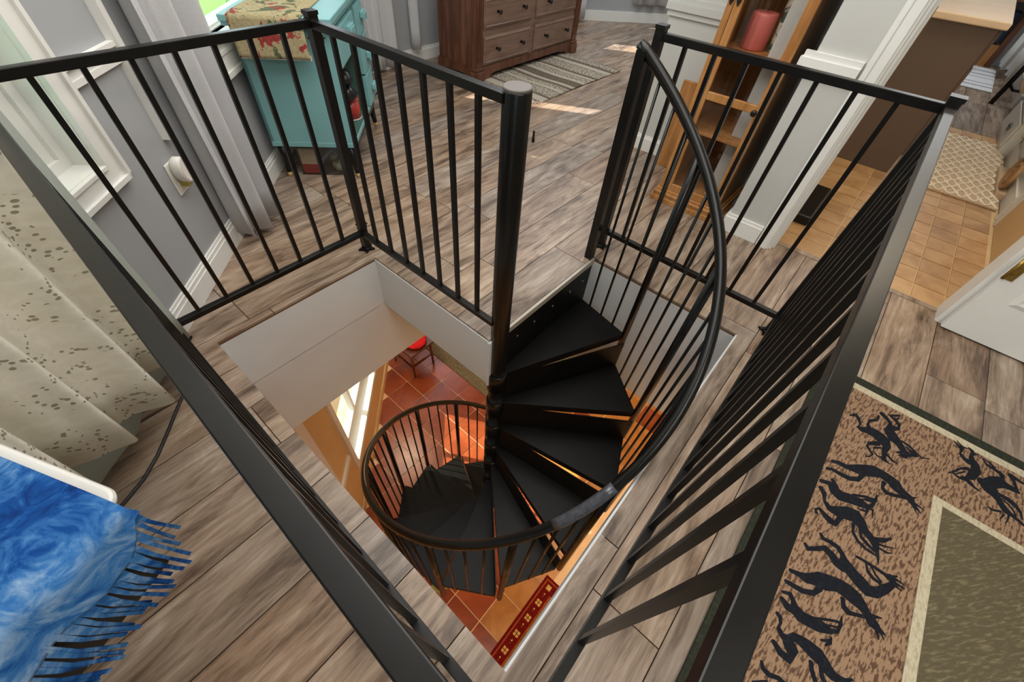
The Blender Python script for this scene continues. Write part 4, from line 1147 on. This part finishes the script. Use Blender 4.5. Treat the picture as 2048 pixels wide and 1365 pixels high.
LIZ = [[[(622,-1266,629,-1264),(633,-1282,654,-1283),(623,-1292,637,-1299),(605,-1301,611,-1309),(585,-1296,597,-1305),(575,-1311,599,-1312),(581,-1330,617,-1329),(582,-1348,627,-1354),(572,-1369,624,-1380),(565,-1386,612,-1405),(561,-1388,578,-1414),(536,-1390,545,-1407),(500,-1396,510,-1408)],[(703,-1348,705,-1355),(682,-1347,673,-1354),(658,-1326,648,-1333),(624,-1322,633,-1331),(599,-1333,619,-1343)],[(572,-1369,551,-1373),(546,-1343,531,-1348),(519,-1340,529,-1347),(504,-1355,513,-1358),(497,-1364,502,-1371),(485,-1360,479,-1362),(476,-1349,471,-1350)],[(555,-1384,547,-1386),(535,-1362,528,-1366),(512,-1366,517,-1368),(501,-1380,507,-1382),(505,-1394,513,-1394)],[(531,-1405,540,-1408),(516,-1426,526,-1429),(519,-1441,522,-1442)],[(497,-1401,512,-1404),(499,-1421,502,-1422)]],[[(712,-1358,733,-1364),(702,-1378,718,-1383),(693,-1387,705,-1398),(644,-1379,675,-1404),(611,-1401,660,-1419),(605,-1425,639,-1437),(590,-1440,618,-1452),(568,-1457,604,-1464),(591,-1480,602,-1480),(606,-1497,610,-1497)],[(732,-1387,743,-1385),(757,-1415,772,-1416),(747,-1410,743,-1416),(724,-1401,734,-1410),(705,-1416,720,-1425),(698,-1416,685,-1426),(695,-1407,671,-1408)],[(727,-1391,740,-1393),(722,-1404,735,-1407)],[(635,-1440,643,-1442),(628,-1464,640,-1467),(614,-1489,623,-1492),(608,-1508,614,-1508),(625,-1529,629,-1529)],[(618,-1455,624,-1456),(602,-1476,618,-1480),(600,-1489,612,-1491)],[(568,-1432,574,-1432),(576,-1454,598,-1452)],[(561,-1440,565,-1440),(564,-1458,586,-1456)]],[[(359,-1264,373,-1263),(365,-1277,383,-1278),(367,-1305,388,-1305),(375,-1332,412,-1329),(380,-1358,434,-1354),(400,-1382,452,-1380),(416,-1405,455,-1409),(414,-1428,453,-1437),(400,-1444,448,-1460),(395,-1464,429,-1474),(398,-1481,422,-1488),(387,-1495,416,-1507),(376,-1514,389,-1519),(369,-1534,372,-1535)],[(316,-1257,328,-1254),(325,-1268,338,-1268),(324,-1295,341,-1297),(327,-1324,347,-1323),(347,-1352,364,-1344),(381,-1364,388,-1348)],[(401,-1412,407,-1426),(373,-1415,385,-1423),(361,-1432,378,-1435),(371,-1454,386,-1454),(384,-1477,399,-1476),(394,-1496,413,-1496)],[(402,-1502,413,-1499),(423,-1516,425,-1515)],[(391,-1505,401,-1507),(390,-1540,393,-1541)],[(375,-1511,382,-1515),(359,-1523,361,-1524)]],[[(250,-1253,266,-1251),(259,-1271,279,-1275),(237,-1285,272,-1296),(226,-1313,268,-1318),(240,-1344,281,-1345),(250,-1368,285,-1371),(259,-1394,281,-1393),(283,-1409,288,-1399),(318,-1414,316,-1404),(338,-1412,337,-1408)],[(284,-1277,295,-1283),(261,-1285,283,-1297)],[(278,-1349,287,-1348),(298,-1381,309,-1380),(306,-1403,317,-1404)],[(272,-1364,278,-1363),(288,-1383,297,-1382),(297,-1403,306,-1403)],[(263,-1391,266,-1399),(232,-1393,233,-1396)],[(265,-1399,274,-1401),(265,-1407,272,-1412),(239,-1412,240,-1413)],[(252,-1387,243,-1387),(242,-1371,239,-1371)]],[[(222,-1254,237,-1260),(208,-1266,225,-1277),(185,-1275,195,-1281),(165,-1293,187,-1298),(163,-1321,205,-1320),(172,-1344,226,-1344),(180,-1363,233,-1375),(174,-1383,211,-1399),(165,-1399,190,-1410),(153,-1419,178,-1429),(142,-1430,169,-1446),(124,-1442,134,-1451),(96,-1455,98,-1457)],[(134,-1271,125,-1265),(139,-1266,140,-1258),(145,-1271,158,-1273),(131,-1288,149,-1293),(121,-1307,145,-1313),(126,-1329,144,-1321),(155,-1336,159,-1322),(180,-1346,188,-1331)],[(168,-1365,176,-1374),(140,-1372,149,-1378),(121,-1391,131,-1395),(113,-1415,123,-1417),(115,-1446,121,-1447)],[(164,-1387,173,-1396),(142,-1395,153,-1400),(133,-1414,143,-1418),(126,-1439,133,-1442)],[(163,-1438,181,-1436),(180,-1459,195,-1455),(203,-1472,211,-1469)],[(158,-1445,166,-1445),(164,-1460,171,-1461),(179,-1483,182,-1483)],[(146,-1446,153,-1448),(148,-1471,155,-1471),(161,-1484,163,-1484)]],[[(63,-1295,72,-1300),(51,-1304,65,-1308),(55,-1326,70,-1328),(54,-1346,70,-1351),(44,-1359,58,-1367),(21,-1364,46,-1379),(2,-1379,38,-1394),(-8,-1398,29,-1412),(-19,-1419,22,-1434),(-26,-1444,13,-1451),(-10,-1473,23,-1463),(26,-1494,45,-1478),(62,-1508,73,-1496)],[(-4,-1266,6,-1271),(-16,-1278,0,-1278),(4,-1301,19,-1296),(20,-1317,42,-1318),(13,-1333,37,-1342),(-1,-1350,28,-1360),(-4,-1368,29,-1376)],[(69,-1401,78,-1403),(71,-1423,81,-1425),(72,-1448,83,-1451),(72,-1474,83,-1477),(65,-1490,90,-1496)],[(67,-1425,73,-1429),(46,-1432,55,-1437),(35,-1450,46,-1454),(35,-1469,43,-1471)],[(70,-1439,75,-1442),(53,-1454,59,-1457),(44,-1469,50,-1472)],[(75,-1492,86,-1489),(94,-1506,99,-1505)],[(78,-1499,89,-1501),(84,-1524,87,-1525)],[(66,-1502,77,-1505),(72,-1528,75,-1528)],[(59,-1499,70,-1502),(60,-1522,62,-1523)]],[[(-114,-1256,-102,-1257),(-110,-1277,-93,-1279),(-112,-1299,-81,-1297),(-101,-1323,-54,-1320),(-93,-1351,-39,-1352),(-74,-1376,-29,-1380),(-74,-1396,-27,-1408),(-77,-1416,-32,-1432),(-78,-1436,-47,-1449),(-85,-1450,-62,-1462),(-102,-1465,-72,-1479),(-103,-1488,-86,-1494),(-97,-1507,-94,-1508)],[(-154,-1255,-141,-1257),(-152,-1275,-137,-1277),(-149,-1299,-132,-1300),(-132,-1329,-117,-1322),(-102,-1344,-95,-1326)],[(-87,-1390,-77,-1399),(-108,-1396,-93,-1405),(-116,-1414,-99,-1417),(-102,-1436,-91,-1436),(-90,-1458,-77,-1458)],[(-75,-1472,-62,-1472),(-60,-1490,-56,-1490)],[(-88,-1483,-80,-1488),(-112,-1504,-110,-1506)],[(-101,-1479,-91,-1486),(-120,-1493,-118,-1495)]],[[(-187,-1256,-178,-1256),(-181,-1272,-166,-1276),(-190,-1281,-179,-1290),(-215,-1286,-189,-1300),(-228,-1310,-193,-1319),(-223,-1336,-186,-1341),(-216,-1362,-180,-1366),(-200,-1387,-181,-1387),(-181,-1406,-176,-1399),(-154,-1410,-159,-1400),(-132,-1405,-135,-1401)],[(-210,-1257,-196,-1263),(-222,-1274,-201,-1280),(-221,-1293,-198,-1297)],[(-192,-1347,-184,-1345),(-175,-1369,-167,-1368),(-159,-1392,-151,-1392),(-155,-1404,-146,-1405)],[(-193,-1362,-188,-1362),(-178,-1387,-172,-1387),(-169,-1402,-163,-1402)],[(-207,-1390,-204,-1395),(-221,-1386,-221,-1398),(-235,-1383,-237,-1386)],[(-233,-1372,-228,-1372),(-221,-1390,-213,-1389)]],[[(-254,-1260,-243,-1264),(-258,-1267,-247,-1275),(-268,-1272,-264,-1279),(-286,-1270,-276,-1278),(-299,-1284,-284,-1290),(-308,-1304,-280,-1299),(-285,-1314,-264,-1308),(-283,-1326,-255,-1332),(-287,-1343,-252,-1353),(-292,-1365,-252,-1380),(-294,-1384,-263,-1398),(-301,-1397,-273,-1411),(-304,-1416,-279,-1422),(-294,-1443,-275,-1442),(-268,-1459,-263,-1456)],[(-329,-1273,-317,-1278),(-344,-1293,-325,-1300),(-344,-1324,-323,-1317),(-300,-1334,-323,-1310),(-285,-1318,-314,-1300)],[(-306,-1361,-297,-1370),(-321,-1367,-311,-1375),(-341,-1382,-331,-1389)],[(-297,-1383,-288,-1391),(-319,-1392,-309,-1400),(-324,-1402,-314,-1407)]],[[(-392,-1262,-386,-1268),(-406,-1269,-395,-1275),(-410,-1288,-396,-1291),(-400,-1308,-387,-1310),(-402,-1317,-388,-1321),(-401,-1337,-390,-1341)],[(-448,-1262,-444,-1260),(-421,-1290,-417,-1288)]],[[(780,-1591,784,-1592),(764,-1606,775,-1609),(754,-1613,769,-1625),(730,-1611,739,-1618),(712,-1625,728,-1630),(704,-1640,729,-1646)],[(789,-1601,793,-1602),(767,-1618,778,-1621),(778,-1634,782,-1634)],[(785,-1637,790,-1639),(771,-1647,785,-1654),(751,-1647,778,-1654),(771,-1664,776,-1664)],[(766,-1645,768,-1655),(739,-1640,753,-1654),(714,-1647,740,-1661),(695,-1650,728,-1674),(682,-1647,690,-1681),(665,-1643,645,-1665),(622,-1634,632,-1649),(610,-1651,627,-1657),(605,-1665,615,-1668),(605,-1681,609,-1682)],[(687,-1641,672,-1641),(670,-1622,660,-1624),(635,-1602,626,-1605),(612,-1588,609,-1588)],[(617,-1604,625,-1606),(611,-1619,621,-1620),(615,-1634,635,-1635)],[(662,-1634,656,-1636),(646,-1622,640,-1624),(623,-1607,620,-1608)]],[[(771,-1678,774,-1680),(742,-1693,755,-1697),(741,-1711,754,-1714),(736,-1730,752,-1735),(726,-1735,744,-1748),(707,-1732,715,-1746)],[(638,-1687,673,-1687),(640,-1706,702,-1705),(661,-1727,723,-1730),(680,-1745,716,-1751),(687,-1762,711,-1767),(689,-1778,712,-1784),(694,-1789,699,-1790)],[(771,-1682,774,-1683),(763,-1700,772,-1703),(752,-1715,760,-1718)],[(748,-1760,762,-1766),(734,-1769,747,-1777),(711,-1775,723,-1783),(693,-1781,705,-1788)],[(754,-1762,768,-1766),(749,-1781,763,-1784),(748,-1799,756,-1801)],[(619,-1698,668,-1716),(616,-1714,651,-1728),(605,-1727,629,-1739),(589,-1737,611,-1748),(573,-1749,599,-1759),(573,-1767,589,-1772),(569,-1783,580,-1787),(562,-1800,571,-1804)],[(635,-1733,648,-1736),(630,-1759,649,-1765),(621,-1779,637,-1785),(607,-1791,617,-1797),(586,-1796,591,-1800)],[(625,-1741,630,-1743),(615,-1761,621,-1763),(599,-1774,605,-1777),(586,-1778,591,-1782)],[(557,-1707,561,-1709),(550,-1717,560,-1718),(563,-1738,572,-1739)],[(564,-1747,561,-1752),(535,-1739,534,-1741)],[(568,-1760,571,-1765),(546,-1758,548,-1762),(530,-1754,530,-1756)]]]
for k, fig in enumerate(LIZ):
    m = MB(); zz = 0.0102
    for j, st in enumerate(fig):
        vs = []
        for ax, ay, bx_, by_ in st:
            vs += [(ax / 1000, ay / 1000, zz + j * 0.00012), (bx_ / 1000, by_ / 1000, zz + j * 0.00012)]
        n = len(st)
        top = []
        for i in range(n - 1):
            f = (2 * i, 2 * i + 1, 2 * i + 3, 2 * i + 2)
            top.append(f)
        o = len(m.v); lo = [(x, y, 0.0096) for x, y, z in vs]
        m.add(vs + lo, top + [(2 * i, 2 * i + 2, 2 * i + 2 + 2 * n, 2 * i + 2 * n) for i in range(n - 1)] + [(2 * i + 1, 2 * i + 1 + 2 * n, 2 * i + 3 + 2 * n, 2 * i + 3) for i in range(n - 1)])
        # rounded ends
        for e in (0, n - 1):
            a = Vector(vs[2 * e]); b = Vector(vs[2 * e + 1]); cc = (a + b) / 2; r = (a - b).length / 2
            m.prism([(cc.x + r * math.cos(2 * PI * q / 10), cc.y + r * math.sin(2 * PI * q / 10)) for q in range(10)], 0.0096, zz + j * 0.00012 + 0.00006)
    o = m.build('lizard_figure', M['rug_black'], lz)

# ================================================================ bathroom
va = thing('vanity', 'brown bathroom vanity with a cream counter, seen from its plain side', 'vanity', (4.6, -0.65, 0))
m = MB(); m.box(3.172, 6.1, -0.985, -0.305, 0.10, 0.862); m.box(3.172, 6.1, -0.93, -0.305, 0.0, 0.10); m.box(3.15, 3.172, -0.985, -0.305, 0.0, 0.862); m.build('carcass', M['vanity'], va, bevel=0.003)
for k in range(4):
    x0 = 3.18 + 0.73 * k
    m = MB(); m.box(x0, x0 + 0.70, -1.003, -0.986, 0.125, 0.66); d = m.build('cabinet_door', M['vanity'], va, bevel=0.003)
    m = MB(); m.tube([(x0 + 0.62, -1.003, 0.60), (x0 + 0.62, -1.018, 0.60), (x0 + 0.62, -1.028, 0.60)], [0.005, 0.012, 0.012], 10); m.build('knob', M['dark_knob'], d)
    m = MB(); m.box(x0, x0 + 0.70, -1.003, -0.986, 0.68, 0.845); m.build('drawer', M['vanity'], va, bevel=0.003)
m = MB(); m.box(3.115, 6.15, -1.015, -0.305, 0.862, 0.898); m.build('countertop', M['counter'], va, bevel=0.006)
m = MB(); m.box(1.93, 2.43, -0.80, -0.70, 0.0, 0.055); m.v = [(x, y + 0.05, z) for x, y, z in m.v]
tag(m.build('floor_scale', M['black_rail'], bevel=0.01), 'flat black slab on the tan tiles just inside the bathroom doorway', 'scale')

mt = thing('bath_mat', 'cream bath mat with a raised lattice of diamonds and rings on the tan tiles', 'mat', (3.75, -1.4, 0))
MX0, MX1, MY0, MY1 = 3.09, 4.42, -1.635, -1.02
m = MB(); m.box(MX0, MX1, MY0, MY1, 0.0, 0.014); m.build('pad', M['bath_mat'], mt, bevel=0.004)
nx, ny = 10, 9
px, py = (MX1 - MX0) / nx, (MY1 - MY0) / ny
m = MB()
for i in range(nx):
    xc = MX0 + px * (i + 0.5)
    for sg in (1, -1):
        pts = []
        for j in range(ny * 6 + 1):
            y = MY0 + (MY1 - MY0) * j / (ny * 6)
            pts.append((xc + sg * px * 0.47 * math.cos(PI * (y - MY0) / py), y, 0.016))
        m.tube(pts, 0.0075, 5, True)
m.build('lattice_cord', M['bath_mat_line'], mt)['kind'] = 'stuff'
for i in range(nx):
    for j in range(ny - 1):
        if (i + j) % 2: continue
for i in range(nx):
    for j in range(ny):
        cx, cy = MX0 + px * (i + 0.5), MY0 + py * (j + 0.5)
        rr = min(px, py) * 0.2
        m = MB(); m.tube([(cx + rr * 1.5 * math.cos(2 * PI * q / 10), cy + rr * math.sin(2 * PI * q / 10), 0.0155) for q in range(11)], 0.0045, 5); m.build('ring', M['bath_mat_line'], mt)
ru = thing('bath_runner', 'white and gray striped bath rug on the planks beyond the tiles', 'rug', (6.8, -1.33, 0))
xx = 6.18
for k, w in enumerate((0.14, 0.05, 0.10, 0.04, 0.22, 0.03, 0.12, 0.05, 0.14, 0.06, 0.16)):
    m = MB(); m.box(xx, xx + w, -1.475, -1.15, 0.0005, 0.012 if k % 2 == 0 else 0.010); m.build('stripe', M['runner_white' if k % 2 == 0 else 'runner_gray'], ru, bevel=0.003); xx += w

# white chest, bench end and towels along the right bathroom wall
mb = MB(); mb.box(1.66, 4.3, -1.668, -1.655, 0.0, 0.11); mb.box(4.3, 7.6, -1.668, -1.655, 0.0, 0.11)
struct('baseboard_right', mb, M['white_trim'], 'white baseboard along the right bathroom wall', 'baseboard')
mb = MB(); mb.box(1.70, 2.86, -1.70, -1.640, 0.0, 1.0); 
st = struct('trim_12', mb, M['tan_wall'], 'tan wainscot panel on the right wall just inside the bathroom', 'trim')
mb = MB(); mb.box(2.86, 2.90, -1.70, -1.632, 0.0, 1.0); mb.box(2.90, 2.97, -1.70, -1.642, 0.0, 1.0); mb.box(2.97, 2.99, -1.70, -1.636, 0.0, 1.0)
struct('trim_13', mb, M['white_trim'], 'cream molding at the end of the tan wainscot panel', 'trim')
ch = thing('white_chest', 'white chest with an oval pull beside the bath mat', 'chest', (4.6, -1.62, 0))
m = MB(); m.box(4.25, 5.05, -1.66, -1.585, 0.0, 0.62); m.build('body', M['white_trim'], ch, bevel=0.004)
for z0, z1 in ((0.05, 0.22), (0.24, 0.41), (0.43, 0.60)):
    m = MB(); m.box(4.28, 5.02, -1.585, -1.572, z0, z1); d = m.build('drawer', M['white_trim'], ch, bevel=0.003)
    zc = (z0 + z1) / 2
    m = MB(); m.tube([(4.52 + 0.05 * math.cos(2 * PI * q / 16), -1.566, zc + 0.022 * math.sin(2 * PI * q / 16)) for q in range(17)], 0.005, 6); m.build('handle', M['bolt'], d)
bn = thing('scrolled_bench', 'tan carved bench end with a scroll beside the bathroom wall', 'bench', (3.45, -1.6, 0))
pts = []
for q in range(60):
    a = q / 59 * 4.6 * PI; r = 0.022 + 0.085 * q / 59
    pts.append((3.42 + r * math.cos(a) * 1.3, -1.615, 0.135 + r * math.sin(a)))
m = MB(); m.tube(pts, 0.014, 7); m.build('scroll', plain('tan carved wood', C(170, 128, 84), 0.5, var=0.2, scale=10), bn)
m = MB(); m.lathe([(0.05, 0), (0.05, 0.02)], 0, 0, 20); m.v = [(3.42 + a * 1.7, -1.628 + c * 0.6, 0.135 + b * 1.7) for a, b, c in m.v]; m.build('end_panel', M['beige_cloth'], bn)
m = MB(); m.box(3.30, 3.85, -1.655, -1.60, 0.0, 0.045); m.build('base', M['beige_cloth'], bn, bevel=0.006)
for k, (x0, x1, z0, z1, lab, mat) in enumerate(((3.62, 4.1, 0.24, 0.42, 'beige towel folded on the scrolled bench', 'beige_cloth'),)):
    m = MB(); m.grid(lambda u, v: (x0 + (x1 - x0) * u, -1.60 - 0.03 * math.sin(PI * v) + 0.012 * math.sin(14 * u), z0 + (z1 - z0) * v + 0.02 * math.sin(7 * u)), 30, 8)
    tag(m.build('towel', M[mat], None, solid=0.02), lab, 'towel')
def towel(x0, x1, y, z0, z1, lab, seed, mat='white_cloth'):
    return tag(curtain('towel', lab, x0, x1, y, z0, z1, M[mat], 3, 0.025, 1.2, seed, nu=60, nv=6, T=lambda s, t, z: (s, t, z), solid=0.008), lab, 'towel')
towel(5.95, 6.75, -1.50, 0.16, 1.2, 'white towel with soft folds hanging behind the black chair', 0.3)
towel(6.8, 7.35, -1.47, 0.10, 1.2, 'white towel hanging nearest the orange-brown furniture', 1.4)
bc = thing('black_chair', 'black metal chair leg and seat at the far right of the bathroom passage', 'chair', (5.9, -1.55, 0))
m = MB(); m.tube([(5.77, -1.49, 0.0), (5.80, -1.505, 0.22), (5.86, -1.53, 0.5), (5.9, -1.55, 0.8)], 0.022, 10); m.build('leg', M['black'], bc)
m = MB(); m.tube([(5.82, -1.515, 0.17), (5.76, -1.56, 0.14), (5.66, -1.60, 0.16), (5.55, -1.62, 0.22)], 0.012, 8); m.build('stretcher', M['black'], bc)
m = MB(); m.box(5.35, 5.80, -1.65, -1.56, 0.20, 0.30); m.build('seat', M['beige_cloth'], bc, bevel=0.02)
dk = thing('wooden_desk', 'orange-brown wooden desk with a curved leg beyond the vanity', 'desk', (7.4, -1.2, 0))
m = MB(); m.box(7.25, 7.58, -1.36, -0.95, 0.62, 0.82); m.build('drawer_case', M['cherry'], dk, bevel=0.004)
m = MB(); m.box(7.22, 7.59, -1.40, -0.92, 0.82, 0.85); m.build('top', M['oak'], dk, bevel=0.004)
m = MB(); m.prism([(-1.36, 0.0), (-1.22, 0.0), (-1.21, 0.06), (-1.24, 0.11), (-1.14, 0.15), (-1.14, 0.21), (-1.34, 0.21)], 7.42, 7.50); m.v = [(z, x, y) for x, y, z in m.v]; m.build('leg', M['chair_wood' if False else 'oak'], dk)
m = MB(); m.box(7.40, 7.58, -1.40, -1.34, 0.0, 0.62); m.build('side', M['cherry'], dk, bevel=0.003)
m = MB(); m.box(7.44, 7.57, -1.32, -1.0, 0.215, 0.52); tag(m.build('fabric_bin', M['blue_item'], bevel=0.02), 'dark blue bin inside the orange-brown desk', 'bin')

# ================================================================ things on the lower storey
ZT = ZL + 0.001
hr = thing('lower_carpet', 'dark red bordered carpet with gold center on the terracotta tiles below the stairs', 'carpet', (-0.6, -1.2, ZL))
def lb(x0, x1, y0, y1, z0, z1, name, mat): 
    m = MB(); m.box(x0, x1, y0, y1, z0, z1); return m.build(name, M[mat], hr)
LX, LY = 0.150, -0.672
lb(-1.7, LX, -1.75, LY, ZT, ZT + 0.008, 'base', 'low_rug_red')
lb(-1.7, LX - 0.022, LY - 0.034, LY - 0.022, ZT + 0.007, ZT + 0.0095, 'gold_line', 'low_rug_rust'); lb(LX - 0.034, LX - 0.022, -1.75, LY - 0.034, ZT + 0.007, ZT + 0.0095, 'gold_line', 'low_rug_rust')
lb(-1.7, LX - 0.125, -1.75, LY - 0.125, ZT + 0.007, ZT + 0.0095, 'rust_field', 'low_rug_rust')
lb(-1.7, LX - 0.26, -1.75, LY - 0.137, ZT + 0.008, ZT + 0.0105, 'gold_field', 'low_rug_gold')
for k in range(9):
    xc = LX - 0.08 - 0.158 * k
    for (a, b) in ((-1, -1), (1, -1), (-1, 1), (1, 1)) if k else ((0, 0),):
        w = 0.011 if k else 0.022
        m = MB(); m.box(xc + a * 0.014 - w, xc + a * 0.014 + w, LY - 0.08 + b * 0.014 - w, LY - 0.08 + b * 0.014 + w, ZT + 0.0075, ZT + 0.0095); m.build('square_motif', M['low_rug_cream'], hr)
    for e in (-0.012, 0.012):
        m = MB(); m.prism([(xc + 0.079 + e, LY - 0.072), (xc + 0.087 + e * 1.3, LY - 0.08), (xc + 0.079 + e, LY - 0.088), (xc + 0.075 + e * .6, LY - 0.08)], ZT + 0.0075, ZT + 0.0095)
        if k: m.build('tick_motif', M['low_rug_cream'], hr)
for k in range(4):
    yc = LY - 0.08 - 0.158 * (k + 1)
    m = MB(); m.box(LX - 0.08 - 0.022, LX - 0.08 + 0.022, yc - 0.022, yc + 0.022, ZT + 0.0075, ZT + 0.0095); m.build('square_motif', M['low_rug_cream'], hr)
for k in range(3):
    cx, cy = -0.33 - 0.36 * k, LY - 0.30
    m = MB(); m.prism([(cx + (0.125 + 0.016 * math.cos(9 * a)) * math.cos(a), cy + (0.125 + 0.016 * math.cos(9 * a)) * math.sin(a)) for a in [2 * PI * q / 54 for q in range(54)]], ZT + 0.009, ZT + 0.0115); m.build('medallion', M['low_rug_cream'], hr)
    for a in range(6):
        m = MB(); m.prism([(cx + 0.075 * math.cos(R(60 * a)) + 0.02 * math.cos(w), cy + 0.075 * math.sin(R(60 * a)) + 0.02 * math.sin(w)) for w in [2 * PI * q / 12 for q in range(12)]], ZT + 0.011, ZT + 0.0125); m.build('rosette', M['low_rug_red'], hr)
m = MB(); m.box(1.228, 3.0, 0.56, 2.95, ZT, ZT + 0.01)
tag(m.build('gray_rug', M['stone_rug']), 'mottled gray brown rug at the edge of the terracotta tiles', 'rug')

lchair = thing('wooden_chair', 'dark wooden chair with a bright red seat on the lower tile floor', 'chair', (1.05, 2.28, ZL))
zs = ZL + 0.45
for a, b, tp in ((0.80, 2.02, zs), (1.12, 2.02, zs), (0.80, 2.42, zs), (1.12, 2.42, zs)):
    m = MB(); m.tube([(a, b, ZL + 0.011), (a + 0.01 * (1 if a < .95 else -1), b + 0.012 * (1 if b < 2.2 else -1), tp)], [0.014, 0.02], 8); m.build('leg', M['chair_wood'], lchair)
m = MB(); m.box(0.77, 1.15, 1.99, 2.45, zs, zs + 0.03); m.build('seat', M['chair_wood'], lchair, bevel=0.006)
m = MB(); m.box(0.80, 1.12, 2.025, 2.025 + 0.02, ZL + 0.2, ZL + 0.225); m.box(0.79, 0.81, 2.03, 2.42, ZL + 0.2, ZL + 0.225); m.build('stretcher', M['chair_wood'], lchair)
m = blob(0.98, 2.20, zs + 0.03, zs + 0.10, 0.17, 5); m.build('cushion', M['red_fabric'], lchair)
for a in (0.80, 1.12):
    m = MB(); m.tube([(a, 2.43, zs), (a, 2.47, zs + 0.48)], 0.018, 8); m.build('back_post', M['chair_wood'], lchair)
for z in (0.2, 0.3, 0.42):
    m = MB(); m.tube([(0.80, 2.435 + 0.08 * z, zs + z), (0.96, 2.455 + 0.08 * z, zs + z), (1.12, 2.435 + 0.08 * z, zs + z)], 0.012, 8); m.build('back_slat', M['chair_wood'], lchair)

pl = thing('leafy_plant', 'small pale leafy plant on the tiles under the edge of the stair well', 'plant', (-0.63, 0.03, ZL))
m = MB(); m.lathe([(0.035, ZL), (0.05, ZL + 0.07), (0.044, ZL + 0.07), (0.04, ZL + 0.06)], -0.63, 0.03, 16); m.build('pot', M['beige_cloth'], pl)
for k in range(11):
    a = k * 2.4; rr = 0.03 + 0.07 * (k / 11)
    m = MB(); o = Vector((-0.63, 0.03, ZL + 0.06)); d = Vector((math.cos(a), math.sin(a), 0)); n = Vector((-d.y, d.x, 0))
    p = [o, o + d * rr * 0.5 + Vector((0, 0, .07)), o + d * rr * 1.2 + Vector((0, 0, .06))]
    m.add([tuple(p[0]), tuple(p[1] + n * 0.018), tuple(p[2]), tuple(p[1] - n * 0.018), tuple(p[1] + Vector((0, 0, -.004)))], [(0, 1, 4), (1, 2, 4), (2, 3, 4), (3, 0, 4)], True)
    m.build('leaf', M['leaf'], pl)
